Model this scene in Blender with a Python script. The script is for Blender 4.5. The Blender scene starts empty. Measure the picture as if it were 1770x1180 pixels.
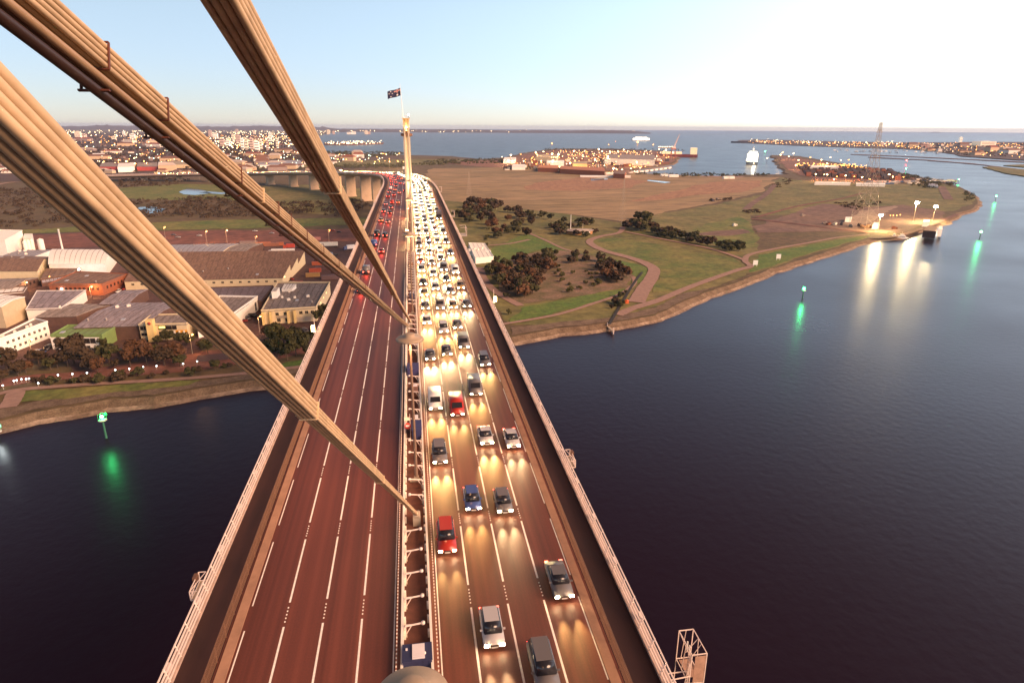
import bpy, bmesh, math, random
from mathutils import Vector, Matrix, noise, geometry
random.seed(7)
R = math.radians
sc = bpy.context.scene
col = sc.collection

# ------------------------------------------------------------------ camera
F = 1106.0                       # focal length in pixels of the 1770 px wide photograph
CAMP = Vector((1.1, 0.0, 98.0))
DECK = 58.7                      # road surface above the water
cam = bpy.data.cameras.new('camera')
cam.sensor_width = 36.0
cam.lens = 36.0 * F / 1770
cam.clip_start = 0.2
cam.clip_end = 90000
cam_o = bpy.data.objects.new('camera', cam)
col.objects.link(cam_o)
CROT = Matrix.Rotation(R(-8.82), 3, 'Z') @ Matrix.Rotation(R(90 - 18.5), 3, 'X') @ Matrix.Rotation(R(0.315), 3, 'Z')
cam_o.matrix_world = Matrix.Translation(CAMP) @ CROT.to_4x4()
sc.camera = cam_o
CR, CU = CROT @ Vector((1, 0, 0)), CROT @ Vector((0, 1, 0))

# ------------------------------------------------------------------ sky, dusk light, exposure
SUN_EL, SUN_AZ = R(22.0), R(72.0)          # azimuth measured clockwise from +Y (the bridge)
w = bpy.data.worlds.new('World'); sc.world = w; w.use_nodes = True
nt = w.node_tree
bg = nt.nodes['Background']
sky = nt.nodes.new('ShaderNodeTexSky')
sky.sky_type = 'NISHITA'; sky.sun_disc = False
sky.sun_elevation = SUN_EL; sky.sun_rotation = SUN_AZ
sky.altitude = 100; sky.air_density = 1.0; sky.dust_density = 0.1; sky.ozone_density = 1.6
# dusk: the zenith falls off to a dim purple, the west keeps a pale afterglow
tc = nt.nodes.new('ShaderNodeTexCoord'); sx_ = nt.nodes.new('ShaderNodeSeparateXYZ')
zr = nt.nodes.new('ShaderNodeValToRGB'); zr.color_ramp.interpolation = 'EASE'
zr.color_ramp.elements[0].position = 0.0; zr.color_ramp.elements[0].color = (0.80, 0.86, 1.20, 1)
e_ = zr.color_ramp.elements.new(0.20); e_.color = (1.42, 1.24, 1.16, 1)
zr.color_ramp.elements[-1].position = 0.60; zr.color_ramp.elements[-1].color = (0.30, 0.13, 0.15, 1)
dp = nt.nodes.new('ShaderNodeVectorMath'); dp.operation = 'DOT_PRODUCT'
dp.inputs[1].default_value = (math.sin(R(60)) * math.cos(R(15)), math.cos(R(60)) * math.cos(R(15)), math.sin(R(15)))
mx = nt.nodes.new('ShaderNodeMath'); mx.operation = 'MAXIMUM'; mx.inputs[1].default_value = 0
pw_ = nt.nodes.new('ShaderNodeMath'); pw_.operation = 'POWER'; pw_.inputs[1].default_value = 11.0
gl = nt.nodes.new('ShaderNodeMixRGB'); gl.blend_type = 'MULTIPLY'; gl.inputs[0].default_value = 1
gm = nt.nodes.new('ShaderNodeVectorMath'); gm.operation = 'SCALE'; gm.inputs[0].default_value = (3.5, 3.6, 3.6)
ad = nt.nodes.new('ShaderNodeVectorMath'); ad.operation = 'ADD'
L_ = nt.links.new
L_(tc.outputs['Generated'], sx_.inputs[0]); L_(sx_.outputs['Z'], zr.inputs[0]); L_(tc.outputs['Generated'], dp.inputs[0])
L_(dp.outputs['Value'], mx.inputs[0]); L_(mx.outputs[0], pw_.inputs[0]); L_(pw_.outputs[0], gm.inputs['Scale'])
L_(sky.outputs[0], gl.inputs[1]); L_(zr.outputs[0], gl.inputs[2]); L_(gl.outputs[0], ad.inputs[0]); L_(gm.outputs[0], ad.inputs[1])
L_(ad.outputs[0], bg.inputs['Color'])
bg.inputs['Strength'].default_value = 0.10
sl = bpy.data.lights.new('sun', 'SUN')
sl.energy = 4.8; sl.angle = R(35); sl.color = (1.0, 0.60, 0.38)
so = bpy.data.objects.new('sun', sl); col.objects.link(so)
LAMP_AZ, LAMP_EL = R(126.0), R(28.0)
sv = Vector((math.sin(LAMP_AZ) * math.cos(LAMP_EL), math.cos(LAMP_AZ) * math.cos(LAMP_EL), math.sin(LAMP_EL)))
so.rotation_euler = sv.to_track_quat('Z', 'Y').to_euler()
sc.view_settings.view_transform = 'Standard'
sc.view_settings.look = 'None'
sc.view_settings.exposure = 0.68
sc.view_settings.gamma = 1.0
sc.cycles.max_bounces = 5; sc.cycles.diffuse_bounces = 2; sc.cycles.glossy_bounces = 3
sc.cycles.transparent_max_bounces = 6
sc.cycles.sample_clamp_indirect = 4.0
sc.cycles.caustics_reflective = False; sc.cycles.caustics_refractive = False

# ------------------------------------------------------------------ helpers
def ray(px, py):
    v = CROT @ Vector(((px - 885) / F, -(py - 590) / F, -1.0))
    return v
def P(px, py, z=2.5):
    v = ray(px, py)
    t = (z - CAMP.z) / v.z if v.z < -1e-6 else 60000
    t = min(t, 60000 / v.length)
    p = CAMP + v * t
    p.z = z
    return p
def FP(px, dist, z=2.5):          # a point at a bearing given by px on the horizon row
    v = ray(px, 222); v.z = 0; v.normalize()
    return Vector((CAMP.x + v.x * dist, CAMP.y + v.y * dist, z))

MATS = {}
def mat(name, c, rough=0.8, var=0.0, scale=1.0, metal=0.0, emit=None, es=0.0, c2=None, bump=0.0, nosample=False, stretch=None, detail=5):
    if name in MATS: return MATS[name]
    m = bpy.data.materials.new(name); m.use_nodes = True
    n = m.node_tree; b = n.nodes['Principled BSDF']
    b.inputs['Base Color'].default_value = (*c, 1)
    b.inputs['Roughness'].default_value = rough
    b.inputs['Metallic'].default_value = metal
    if emit is not None:
        b.inputs['Emission Color'].default_value = (*emit, 1)
        b.inputs['Emission Strength'].default_value = es
        if nosample: m.cycles.emission_sampling = 'NONE'
    if var > 0 or c2 is not None:
        tc = n.nodes.new('ShaderNodeTexCoord')
        mp = n.nodes.new('ShaderNodeMapping')
        if stretch: mp.inputs['Scale'].default_value = stretch
        nz = n.nodes.new('ShaderNodeTexNoise')
        nz.inputs['Scale'].default_value = scale; nz.inputs['Detail'].default_value = detail
        nz.inputs['Roughness'].default_value = 0.62
        rp = n.nodes.new('ShaderNodeValToRGB')
        rp.color_ramp.elements[0].position = 0.33; rp.color_ramp.elements[1].position = 0.67
        if c2 is None:
            a = tuple(x * (1 - var) for x in c); bb = tuple(min(1, x * (1 + var)) for x in c)
        else: a, bb = c, c2
        rp.color_ramp.elements[0].color = (*a, 1); rp.color_ramp.elements[1].color = (*bb, 1)
        n.links.new(tc.outputs['Object'], mp.inputs[0]); n.links.new(mp.outputs[0], nz.inputs['Vector'])
        n.links.new(nz.outputs['Fac'], rp.inputs[0])
        if c2 is not None:      # a second, finer layer of mottling
            n2 = n.nodes.new('ShaderNodeTexNoise'); n2.inputs['Scale'].default_value = scale * 7; n2.inputs['Detail'].default_value = 7; n2.inputs['Roughness'].default_value = 0.7
            m2 = n.nodes.new('ShaderNodeMapRange'); m2.inputs['From Min'].default_value = 0.35; m2.inputs['From Max'].default_value = 0.65; m2.inputs['To Min'].default_value = 0.62; m2.inputs['To Max'].default_value = 1.35
            mm = n.nodes.new('ShaderNodeVectorMath'); mm.operation = 'SCALE'
            n.links.new(mp.outputs[0], n2.inputs['Vector']); n.links.new(n2.outputs['Fac'], m2.inputs['Value']); n.links.new(rp.outputs[0], mm.inputs[0]); n.links.new(m2.outputs[0], mm.inputs['Scale'])
            n.links.new(mm.outputs[0], b.inputs['Base Color'])
        else: n.links.new(rp.outputs[0], b.inputs['Base Color'])
        if bump:
            bp = n.nodes.new('ShaderNodeBump'); bp.inputs['Strength'].default_value = bump
            n.links.new(nz.outputs['Fac'], bp.inputs['Height']); n.links.new(bp.outputs[0], b.inputs['Normal'])
    MATS[name] = m
    return m

def link(o, parent=None):
    col.objects.link(o)
    if parent is not None: o.parent = parent
    return o
def tag(o, label=None, cat=None, group=None, kind=None):
    if label: o['label'] = label
    if cat: o['category'] = cat
    if group: o['group'] = group
    if kind: o['kind'] = kind
    return o
def empty(name, loc=(0, 0, 0), rz=0.0):
    o = bpy.data.objects.new(name, None); o.location = loc; o.rotation_euler = (0, 0, rz)
    o.empty_display_size = 0.5
    return link(o)
class MB:
    def __init__(s): s.v = []; s.f = []; s.sm = []
    def add(s, vs, fs, smooth=False):
        k = len(s.v); s.v += [tuple(v) for v in vs]
        s.f += [tuple(i + k for i in f) for f in fs]; s.sm += [smooth] * len(fs)
        return s
    def box(s, c, d, rz=0.0, M=None):
        x, y, z = d[0] / 2, d[1] / 2, d[2] / 2
        vs = [Vector((a * x, b * y, e * z)) for e in (-1, 1) for a, b in ((-1, -1), (1, -1), (1, 1), (-1, 1))]
        m = Matrix.Rotation(rz, 3, 'Z') if M is None else M
        vs = [m @ v + Vector(c) for v in vs]
        return s.add(vs, [(3, 2, 1, 0), (4, 5, 6, 7), (0, 1, 5, 4), (1, 2, 6, 5), (2, 3, 7, 6), (3, 0, 4, 7)])
    def bar(s, a, b, r, n=4, r2=None, smooth=False):
        a, b = Vector(a), Vector(b); d = (b - a)
        if d.length < 1e-6: return s
        q = d.to_track_quat('Z', 'Y'); r2 = r if r2 is None else r2
        vs = []
        for p, rr in ((a, r), (b, r2)):
            for i in range(n):
                t = 2 * math.pi * (i + .5) / n
                vs.append(p + q @ Vector((math.cos(t) * rr, math.sin(t) * rr, 0)))
        fs = [(i, (i + 1) % n, n + (i + 1) % n, n + i) for i in range(n)]
        s.add(vs, fs, smooth); s.add(vs[:n], [tuple(range(n - 1, -1, -1))]); s.add(vs[n:], [tuple(range(n))])
        return s
    def lathe(s, prof, c=(0, 0, 0), n=24, smooth=True):
        c = Vector(c); vs = []
        for r, z in prof:
            for i in range(n):
                t = 2 * math.pi * i / n
                vs.append(c + Vector((r * math.cos(t), r * math.sin(t), z)))
        fs = []
        for k in range(len(prof) - 1):
            for i in range(n):
                j = (i + 1) % n
                fs.append((k * n + i, k * n + j, (k + 1) * n + j, (k + 1) * n + i))
        return s.add(vs, fs, smooth)
    def prism(s, pts, z0, z1):
        n = len(pts)
        vs = [(p[0], p[1], z0) for p in pts] + [(p[0], p[1], z1) for p in pts]
        fs = [(i, (i + 1) % n, n + (i + 1) % n, n + i) for i in range(n)] + [tuple(range(n - 1, -1, -1)), tuple(range(n, 2 * n))]
        return s.add(vs, fs)
    def mesh(s, name, m):
        me = bpy.data.meshes.new(name); me.from_pydata(s.v, [], s.f); me.update()
        if any(s.sm): me.polygons.foreach_set('use_smooth', s.sm)
        if m: me.materials.append(m)
        return me
    def build(s, name, m, parent=None, loc=None, rz=None):
        o = bpy.data.objects.new(name, s.mesh(name, m)); link(o, parent)
        if loc is not None: o.location = loc
        if rz is not None: o.rotation_euler = (0, 0, rz)
        return o
def inst(name, me, parent=None, loc=(0, 0, 0), rz=0.0, sc_=None):
    o = bpy.data.objects.new(name, me); link(o, parent); o.location = loc; o.rotation_euler = (0, 0, rz)
    if sc_: o.scale = sc_
    return o
def copy_tree(o, parent=None):
    c = o.copy(); col.objects.link(c); c.parent = parent
    for ch in list(o.children):
        copy_tree(ch, c)
    return c

# ------------------------------------------------------------------ bridge alignment
S0 = 440.0                        # straight up to here, then a bend that tightens to the left
HEAD = [(440, 0), (560, 3), (680, 6.5), (800, 11), (900, 19), (1000, 28), (1130, 36), (1250, 50), (1380, 70), (1500, 82), (1700, 88), (3000, 88)]
DROP = [(-100, 0), (430, 0), (545, 2.4), (665, 6.7), (900, 19), (1127, 31), (1300, 40), (1600, 48), (4000, 50)]
def itp(T, s):
    for (a, b), (c, d) in zip(T, T[1:]):
        if s <= c: return b + (d - b) * (max(s, a) - a) / (c - a)
    return T[-1][1]
def drop(s): return itp(DROP, s)
PT = [(0.0, S0, 0.0)]
while len(PT) < 300:
    x_, y_, h_ = PT[-1]; s_ = S0 + 5 * (len(PT) - 1); h_ = R(itp(HEAD, s_ + 2.5))
    PT.append((x_ - math.sin(h_) * 5, y_ + math.cos(h_) * 5, R(itp(HEAD, s_ + 5))))
def path(s):                      # x, y, z, heading (0 = +Y, positive to the left)
    if s <= S0: return 0.0, s, DECK - drop(s), 0.0
    k = (s - S0) / 5; i = min(int(k), len(PT) - 2); f = k - i; p, q = PT[i], PT[i + 1]
    return p[0] + (q[0] - p[0]) * f, p[1] + (q[1] - p[1]) * f, DECK - drop(s), p[2] + (q[2] - p[2]) * f
def at(s, lat, up=0.0):
    x, y, z, a = path(s)
    return Vector((x + math.cos(a) * lat, y + math.sin(a) * lat, z + up))
def srange(a, b, st=15.0, stc=8.0):
    out = []; s = a
    while s < b - 1e-6:
        out.append(s); s += st if s < S0 - st else stc
    return out + [b]
def sweep(prof, a, b, closed=True, mb=None, st=15.0):
    mb = mb or MB(); ss = srange(a, b, st); n = len(prof); vs = []; fs = []
    for s in ss:
        for lat, up in prof: vs.append(at(s, lat, up))
    m = n if closed else n - 1
    for k in range(len(ss) - 1):
        for i in range(m):
            j = (i + 1) % n
            fs.append((k * n + i, k * n + j, (k + 1) * n + j, (k + 1) * n + i))
    if closed:
        fs.append(tuple(range(n - 1, -1, -1))); fs.append(tuple((len(ss) - 1) * n + i for i in range(n)))
    mb.add(vs, fs); return mb
def rect(l0, l1, u0, u1): return [(l0, u0), (l1, u0), (l1, u1), (l0, u1)]
# ------------------------------------------------------------------ setting: water, land, ground cover
M_ = {}
def asphalt_mat():
    """red brown asphalt with wheel tracks along the lanes, patches and fine grain"""
    m = bpy.data.materials.new('asphalt'); m.use_nodes = True; n = m.node_tree; b = n.nodes['Principled BSDF']; b.inputs['Roughness'].default_value = .55
    tc = n.nodes.new('ShaderNodeTexCoord'); last = None
    for sc3, scale, lo, hi in (((1.6, .003, 1), 1.0, .78, 1.20), ((.5, .03, 1), .5, .78, 1.22), ((1, 1, 1), 7.0, .92, 1.08)):
        mp = n.nodes.new('ShaderNodeMapping'); mp.inputs['Scale'].default_value = sc3
        nz = n.nodes.new('ShaderNodeTexNoise'); nz.inputs['Scale'].default_value = scale; nz.inputs['Detail'].default_value = 4
        mr = n.nodes.new('ShaderNodeMapRange'); mr.inputs['From Min'].default_value = .35; mr.inputs['From Max'].default_value = .65
        mr.inputs['To Min'].default_value = lo; mr.inputs['To Max'].default_value = hi
        n.links.new(tc.outputs['Object'], mp.inputs[0]); n.links.new(mp.outputs[0], nz.inputs['Vector']); n.links.new(nz.outputs['Fac'], mr.inputs['Value'])
        vm = n.nodes.new('ShaderNodeVectorMath'); vm.operation = 'SCALE'
        if last is None: vm.inputs[0].default_value = (0.125, 0.036, 0.021)
        else: n.links.new(last.outputs[0], vm.inputs[0])
        n.links.new(mr.outputs[0], vm.inputs['Scale']); last = vm
    n.links.new(last.outputs[0], b.inputs['Base Color']); return m
asph = asphalt_mat()
conc = mat('concrete', (0.42, 0.34, 0.25), 0.85, 0.15, 0.5)
concd = mat('old concrete', (0.16, 0.08, 0.06), 0.9, 0.3, 0.8)
pinkm = mat('white rail paint', (0.80, 0.66, 0.58), 0.5, 0.08, 2.0)
whitep = mat('white paint', (0.82, 0.76, 0.66), 0.5, 0.06, 1.0)
mark = mat('road marking', (0.85, 0.80, 0.72), 0.6, 0.1, 3.0)
dark = mat('dark metal', (0.05, 0.035, 0.03), 0.6, 0.2, 1.0)
steel = mat('painted steel', (0.40, 0.33, 0.25), 0.5, 0.12, 1.5)
brownm = mat('brown steel', (0.17, 0.085, 0.05), 0.6, 0.2, 1.0)
glassd = mat('dark glass', (0.02, 0.02, 0.025), 0.15)
def water_mat():
    m = bpy.data.materials.new('water'); m.use_nodes = True; n = m.node_tree; b = n.nodes['Principled BSDF']
    b.inputs['Base Color'].default_value = (0.012, 0.004, 0.009, 1)
    b.inputs['Roughness'].default_value = 0.16
    b.inputs['IOR'].default_value = 1.33
    b.inputs['Specular IOR Level'].default_value = 0.40
    b.inputs['Specular Tint'].default_value = (.78, .62, .70, 1)
    tc = n.nodes.new('ShaderNodeTexCoord')
    n1 = n.nodes.new('ShaderNodeTexNoise'); n1.inputs['Scale'].default_value = 0.35; n1.inputs['Detail'].default_value = 4
    bp = n.nodes.new('ShaderNodeBump'); bp.inputs['Strength'].default_value = 0.28; bp.inputs['Distance'].default_value = 0.28
    n2 = n.nodes.new('ShaderNodeTexNoise'); n2.inputs['Scale'].default_value = 0.012; n2.inputs['Detail'].default_value = 5
    mr = n.nodes.new('ShaderNodeMapRange'); mr.inputs['To Min'].default_value = 0.23; mr.inputs['To Max'].default_value = 0.37
    n.links.new(tc.outputs['Object'], n1.inputs['Vector']); n.links.new(tc.outputs['Object'], n2.inputs['Vector'])
    n.links.new(n1.outputs['Fac'], bp.inputs['Height']); n.links.new(bp.outputs[0], b.inputs['Normal'])
    n.links.new(n2.outputs['Fac'], mr.inputs['Value']); n.links.new(mr.outputs[0], b.inputs['Roughness'])
    return m
watm = water_mat()
wb = MB(); N = 96; rr = [0, 300, 900, 2500, 8000, 32000]
vs = [(0, 0, 0)] + [(r * math.sin(2 * math.pi * i / N), r * math.cos(2 * math.pi * i / N), 0) for r in rr[1:] for i in range(N)]
fs = [(0, 1 + (i + 1) % N, 1 + i) for i in range(N)]
for k in range(len(rr) - 2):
    fs += [(1 + k * N + i, 1 + k * N + (i + 1) % N, 1 + (k + 1) * N + (i + 1) % N, 1 + (k + 1) * N + i) for i in range(N)]
wb.add(vs, fs)
tag(wb.build('water', watm), kind='structure')

def resample(pts, amp, closed=True, step=None):
    out = []; n = len(pts)
    for i in range(n if closed else n - 1):
        a, b = pts[i], pts[(i + 1) % n]
        d = (b - a).length; dist = (a - CAMP).length
        st = step or max(2.0, dist * 0.012)
        k = max(1, int(d / st)); k = min(k, 60)
        for j in range(k):
            p = a.lerp(b, j / k)
            s = 1.0 / (st * 4)
            v = noise.noise_vector(Vector((p.x * s, p.y * s, 3.1))) + 0.5 * noise.noise_vector(Vector((p.x * s * 3, p.y * s * 3, 8)))
            am = amp * st
            out.append(Vector((p.x + v.x * am, p.y + v.y * am, p.z)))
    if not closed: out.append(pts[-1])
    return out
def fill(pts):
    tri = geometry.tessellate_polygon([[Vector((p.x, p.y, 0)) for p in pts]])
    out = []
    for t in tri:
        a, b, c = (pts[i] for i in t)
        out.append(t if (b - a).xy.cross((c - a).xy) > 0 else (t[0], t[2], t[1]))
    return out
LZ = [2.5]
def sheet(name, px, m, layer, amp=0.6, world=False):
    z = 2.5 + 0.06 * layer
    pts = [Vector((p[0], p[1], z)) for p in px] if world else [P(p[0], p[1], z) for p in px]
    pts = resample(pts, amp)
    mb = MB(); mb.add(pts, fill(pts))
    o = mb.build(name, m); tag(o, kind='structure'); return o
def strip(name, px, wd, m, layer, z=None):
    z = 2.5 + 0.06 * layer if z is None else z
    p = [P(a, b, z) for a, b in px]
    sm = []
    for i in range(len(p) - 1):
        p0, p1, p2, p3 = p[max(0, i - 1)], p[i], p[i + 1], p[min(len(p) - 1, i + 2)]
        for j in range(6):
            t = j / 6
            sm.append(0.5 * ((2 * p1) + (p2 - p0) * t + (2 * p0 - 5 * p1 + 4 * p2 - p3) * t * t + (3 * p1 - p0 - 3 * p2 + p3) * t ** 3))
    sm.append(p[-1])
    vs = []; 
    for i, q in enumerate(sm):
        d = (sm[min(i + 1, len(sm) - 1)] - sm[max(0, i - 1)]); d.z = 0; d.normalize()
        wv = wd if not isinstance(wd, (list, tuple)) else wd[0] + (wd[1] - wd[0]) * i / (len(sm) - 1)
        wv *= 1 + 0.12 * noise.noise(Vector((i * 0.6, wv, 1)))
        nrm = Vector((-d.y, d.x, 0)) * wv / 2
        vs += [q + nrm, q - nrm]
    fs = [(2 * i + 1, 2 * i + 3, 2 * i + 2, 2 * i) for i in range(len(sm) - 1)]
    o = MB().add(vs, fs).build(name, m); tag(o, kind='structure'); return o

soil = mat('soil and dry grass', (0.12, 0.075, 0.036), 0.95, scale=0.02, c2=(0.10, 0.075, 0.026), detail=8)
bank = mat('river bank stones and sand', (0.10, 0.062, 0.036), 0.95, scale=0.25, c2=(0.20, 0.14, 0.09), detail=8)
field = mat('dry field grass', (0.36, 0.24, 0.125), 0.95, scale=0.006, c2=(0.20, 0.145, 0.062), detail=9, stretch=(0.5, 1.6, 1))
field2 = mat('bare orange plot', (0.34, 0.19, 0.10), 0.95, scale=0.02, var=0.12, c2=(0.29, 0.15, 0.08))
grass = mat('mown grass', (0.080, 0.125, 0.018), 0.95, scale=0.035, c2=(0.20, 0.175, 0.045), detail=9)
grassb = mat('lush green grass', (0.065, 0.140, 0.014), 0.95, scale=0.05, c2=(0.13, 0.165, 0.028), detail=8)
grassd = mat('rough olive grass', (0.095, 0.105, 0.022), 0.95, scale=0.02, c2=(0.22, 0.175, 0.060), detail=9)
pathm = mat('gravel path', (0.30, 0.19, 0.15), 0.95, var=0.15, scale=0.4)
yard = mat('yard asphalt', (0.115, 0.060, 0.052), 0.9, scale=0.06, c2=(0.085, 0.042, 0.036), detail=8)
redroad = mat('red brown ground', (0.21, 0.082, 0.055), 0.95, scale=0.02, c2=(0.155, 0.06, 0.045), detail=8)
dirt = mat('purple brown dirt', (0.14, 0.082, 0.065), 0.95, scale=0.02, c2=(0.20, 0.12, 0.08), detail=9)
portg = mat('port pavement', (0.26, 0.12, 0.07), 0.9, scale=0.012, c2=(0.16, 0.08, 0.06), detail=8)
cityg = mat('suburb ground', (0.10, 0.055, 0.045), 0.95, scale=0.004, c2=(0.065, 0.045, 0.035), detail=9)
farm = mat('far wooded coast', (0.075, 0.05, 0.045), 0.95, var=0.2, scale=0.001)
pond = mat('pond water', (0.02, 0.015, 0.015), 0.08)

# the near land: river bank in front, the curving point on the right, the bay coast behind
shore = [(-330, 790), (-120, 752), (0, 727), (60, 712), (190, 690), (270, 685), (350, 670), (420, 660), (520, 648), (700, 612), (885, 582), (960, 568),
         (1060, 557), (1130, 545), (1180, 521), (1240, 500), (1290, 481), (1340, 462), (1400, 445), (1450, 429), (1505, 411), (1560, 407), (1590, 396),
         (1640, 380), (1655, 369), (1682, 361), (1692, 348), (1679, 333), (1650, 320), (1600, 308), (1560, 299), (1500, 289), (1440, 280),
         (1380, 270), (1333, 268), (1345, 285), (1362, 301), (1290, 302), (1200, 306), (1150, 303), (1085, 302), (1090, 292), (1140, 287), (1162, 283),
         (1172, 274), (1150, 261), (1060, 257), (960, 257), (905, 264), (872, 272), (830, 275), (780, 270), (700, 268), (620, 265), (560, 264), (548, 252),
         (520, 243), (545, 236), (575, 229)]
sp = [P(a, b) for a, b in shore] + [FP(590, 15000), FP(560, 24000), FP(-200, 26000), FP(-900, 9000), Vector((-3500, 600, 2.5)), Vector((-900, 150, 2.5))]
sp = [Vector((p.x, p.y, 2.5)) for p in sp]
sp = resample(sp, 0.35)
area = sum(sp[i].x * sp[(i + 1) % len(sp)].y - sp[(i + 1) % len(sp)].x * sp[i].y for i in range(len(sp)))
if area < 0: sp.reverse()
tag(MB().add(sp, fill(sp)).build('land', soil), kind='structure')
def skirt(name, pts, m, wd=7.0, zb=-1.0, band=0):
    n = len(pts); vs = []; 
    for i in range(n):
        d = pts[(i + 1) % n] - pts[i - 1]; d.z = 0; d.normalize()
        o = Vector((d.y, -d.x, 0))
        k = 1 + 0.35 * noise.noise(pts[i] * 0.03)
        q0, q1, q2 = pts[i], pts[i] + o * wd * 0.45 * k + Vector((0, 0, -1.7)), pts[i] + o * wd * k + Vector((0, 0, zb - pts[i].z))
        if band: q0, q1, q2 = q1 + Vector((0, 0, .05)) + o * .3, q1.lerp(q2, .3) + Vector((0, 0, .12)), q2 + Vector((0, 0, .3)) + o * 1.5
        vs += [q0, q1, q2]
    fs = []
    for i in range(n):
        j = (i + 1) % n
        for c in (0, 1): fs.append((3 * i + c, 3 * i + c + 1, 3 * j + c + 1, 3 * j + c))
    tag(MB().add(vs, fs).build(name, m), kind='structure')
skirt('river_bank', sp, bank)
skirt('shore_sand', sp, mat('pale wet sand', (.34, .25, .18), .9, scale=.09, c2=(.14, .09, .06), detail=8), band=1)

# far coasts
def island(name, px, m, h, z=2.0):
    pts = resample([P(a, b, 0) if not isinstance(a, Vector) else a for a, b in px], 0.4)
    mb = MB(); n = len(pts)
    ar = sum(pts[i].x * pts[(i + 1) % n].y - pts[(i + 1) % n].x * pts[i].y for i in range(n))
    if ar < 0: pts.reverse()
    top = [Vector((p.x, p.y, h)) for p in pts]; lo = [Vector((p.x, p.y, -1)) for p in pts]
    mb.add(top, fill(top)); mb.add(lo + top, [(i, (i + 1) % n, n + (i + 1) % n, n + i) for i in range(n)])
    o = mb.build(name, m); tag(o, kind='structure'); return o
def ridge(name, pxs, dist, h0, h1, m, depth=2500, seed=0):
    """a low wooded rise with an uneven skyline"""
    vs = []; fs = []; k = len(pxs)
    for i, px in enumerate(pxs):
        h = h0 + (h1 - h0) * (0.5 + 0.5 * noise.noise(Vector((px * 0.012, seed, 0)))) + 0.35 * (h1 - h0) * noise.noise(Vector((px * 0.11, seed, 5)))
        e = min(1, min(i, k - 1 - i) / 6)
        vs += [FP(px, dist, 0), FP(px, dist + depth * .3, 2 + h * 0.7 * e), FP(px, dist + depth, 2 + h * e), FP(px, dist + 2 * depth, 0)]
    for i in range(k - 1):
        for c in range(3): fs.append((4 * i + c, 4 * i + c + 1, 4 * i + c + 5, 4 * i + c + 4))
    tag(MB().add(vs, fs, True).build(name, m), kind='structure')
ridge('hills', list(range(-60, 600, 6)), 17000, 40, 130, farm)
ridge('far_coast', list(range(540, 1130, 5)), 12000, 22, 62, farm, 1800, 3)
# the western shore with the town, its breakwater and spits
island('town_shore', [(1275, 247), (1330, 250), (1400, 253), (1480, 256), (1560, 258), (1625, 263), (1665, 271), (1720, 275), (1800, 280), (1960, 290), (2000, 258), (1850, 246),
                      (1700, 246), (1560, 247), (1440, 245), (1330, 242), (1280, 243)], cityg, 2.5)
island('breakwater', [(1470, 267.2), (1560, 270.5), (1650, 274.5), (1780, 281), (1780, 282.2), (1650, 275.4), (1560, 271.3), (1470, 267.8)], concd, 1.6)
island('breakwater', [(1500, 272), (1600, 277), (1690, 284), (1740, 291), (1740, 292.3), (1690, 285), (1600, 277.8), (1500, 272.7)], concd, 1.6)
island('spit', [(1700, 290), (1735, 300), (1790, 310), (1860, 316), (1840, 300), (1780, 296), (1740, 291), (1712, 289)], grassd, 2.0)
island('spit', [(1735, 287), (1790, 292), (1850, 297), (1840, 288), (1770, 285)], grassd, 2.0)
island('pier_mole', [(560, 251.3), (600, 251.5), (660, 249.5), (663, 247.5), (600, 247.6), (560, 247.8)], concd, 4.0)

# ground cover, in thin sheets
sheet('industrial_yard', [(-120, 660), (0, 640), (90, 612), (130, 640), (215, 622), (330, 626), (360, 600), (470, 600), (560, 585), (600, 560), (640, 405), (560, 408), (300, 402), (0, 402), (-200, 400), (-300, 560)], yard, 1)
sheet('freeway_ground', [(-150, 415), (0, 408), (250, 400), (640, 395), (660, 402), (640, 417), (400, 420), (250, 424), (0, 432), (-150, 440)], redroad, 2)
sheet('grass', [(-100, 404), (60, 396), (300, 383), (480, 378), (660, 376), (650, 387), (420, 395), (280, 398), (60, 403), (-100, 412)], grass, 3)
sheet('grass', [(160, 330), (250, 322), (330, 318), (420, 322), (450, 330), (600, 328), (650, 340), (560, 352), (470, 352), (380, 345), (300, 346), (200, 342)], grass, 1)
sheet('grass', [(440, 322), (560, 318), (660, 330), (640, 345), (560, 372), (500, 364), (460, 345)], grassd, 2)
sheet('pond', [(312, 332), (325, 326), (345, 327), (368, 334), (340, 337), (320, 336)], pond, 4, 0.3)
sheet('pond', [(240, 358), (262, 357), (290, 361), (284, 366), (258, 369), (250, 364)], pond, 4, 0.3)
sheet('pond', [(345, 333), (360, 331), (400, 334), (385, 336)], pond, 4, 0.3)
sheet('suburb_ground', [(-100, 316), (100, 312), (300, 306), (440, 304), (470, 296), (560, 296), (700, 285), (700, 270), (560, 266), (540, 250), (500, 240), (530, 232), (-100, 232), (-300, 280)], cityg, 1)
sheet('grass', [(400, 291), (560, 289), (690, 287), (800, 282), (800, 276), (690, 275), (560, 281), (420, 286)], grassd, 2)
sheet('dry_field', [(735, 300), (745, 291), (900, 289), (1000, 291), (1120, 300), (1250, 306), (1345, 306), (1330, 318), (1310, 334), (1230, 352), (1150, 366), (1090, 384), (960, 368), (860, 355), (760, 345)], field, 2)
sheet('bare_plot', [(1080, 349), (1160, 331), (1210, 319), (1260, 312), (1318, 312), (1310, 324), (1280, 333), (1200, 337), (1150, 345)], field2, 3)
sheet('bare_plot', [(930, 315), (1010, 306), (1120, 312), (1090, 324), (1000, 330), (900, 328)], field2, 3)
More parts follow.
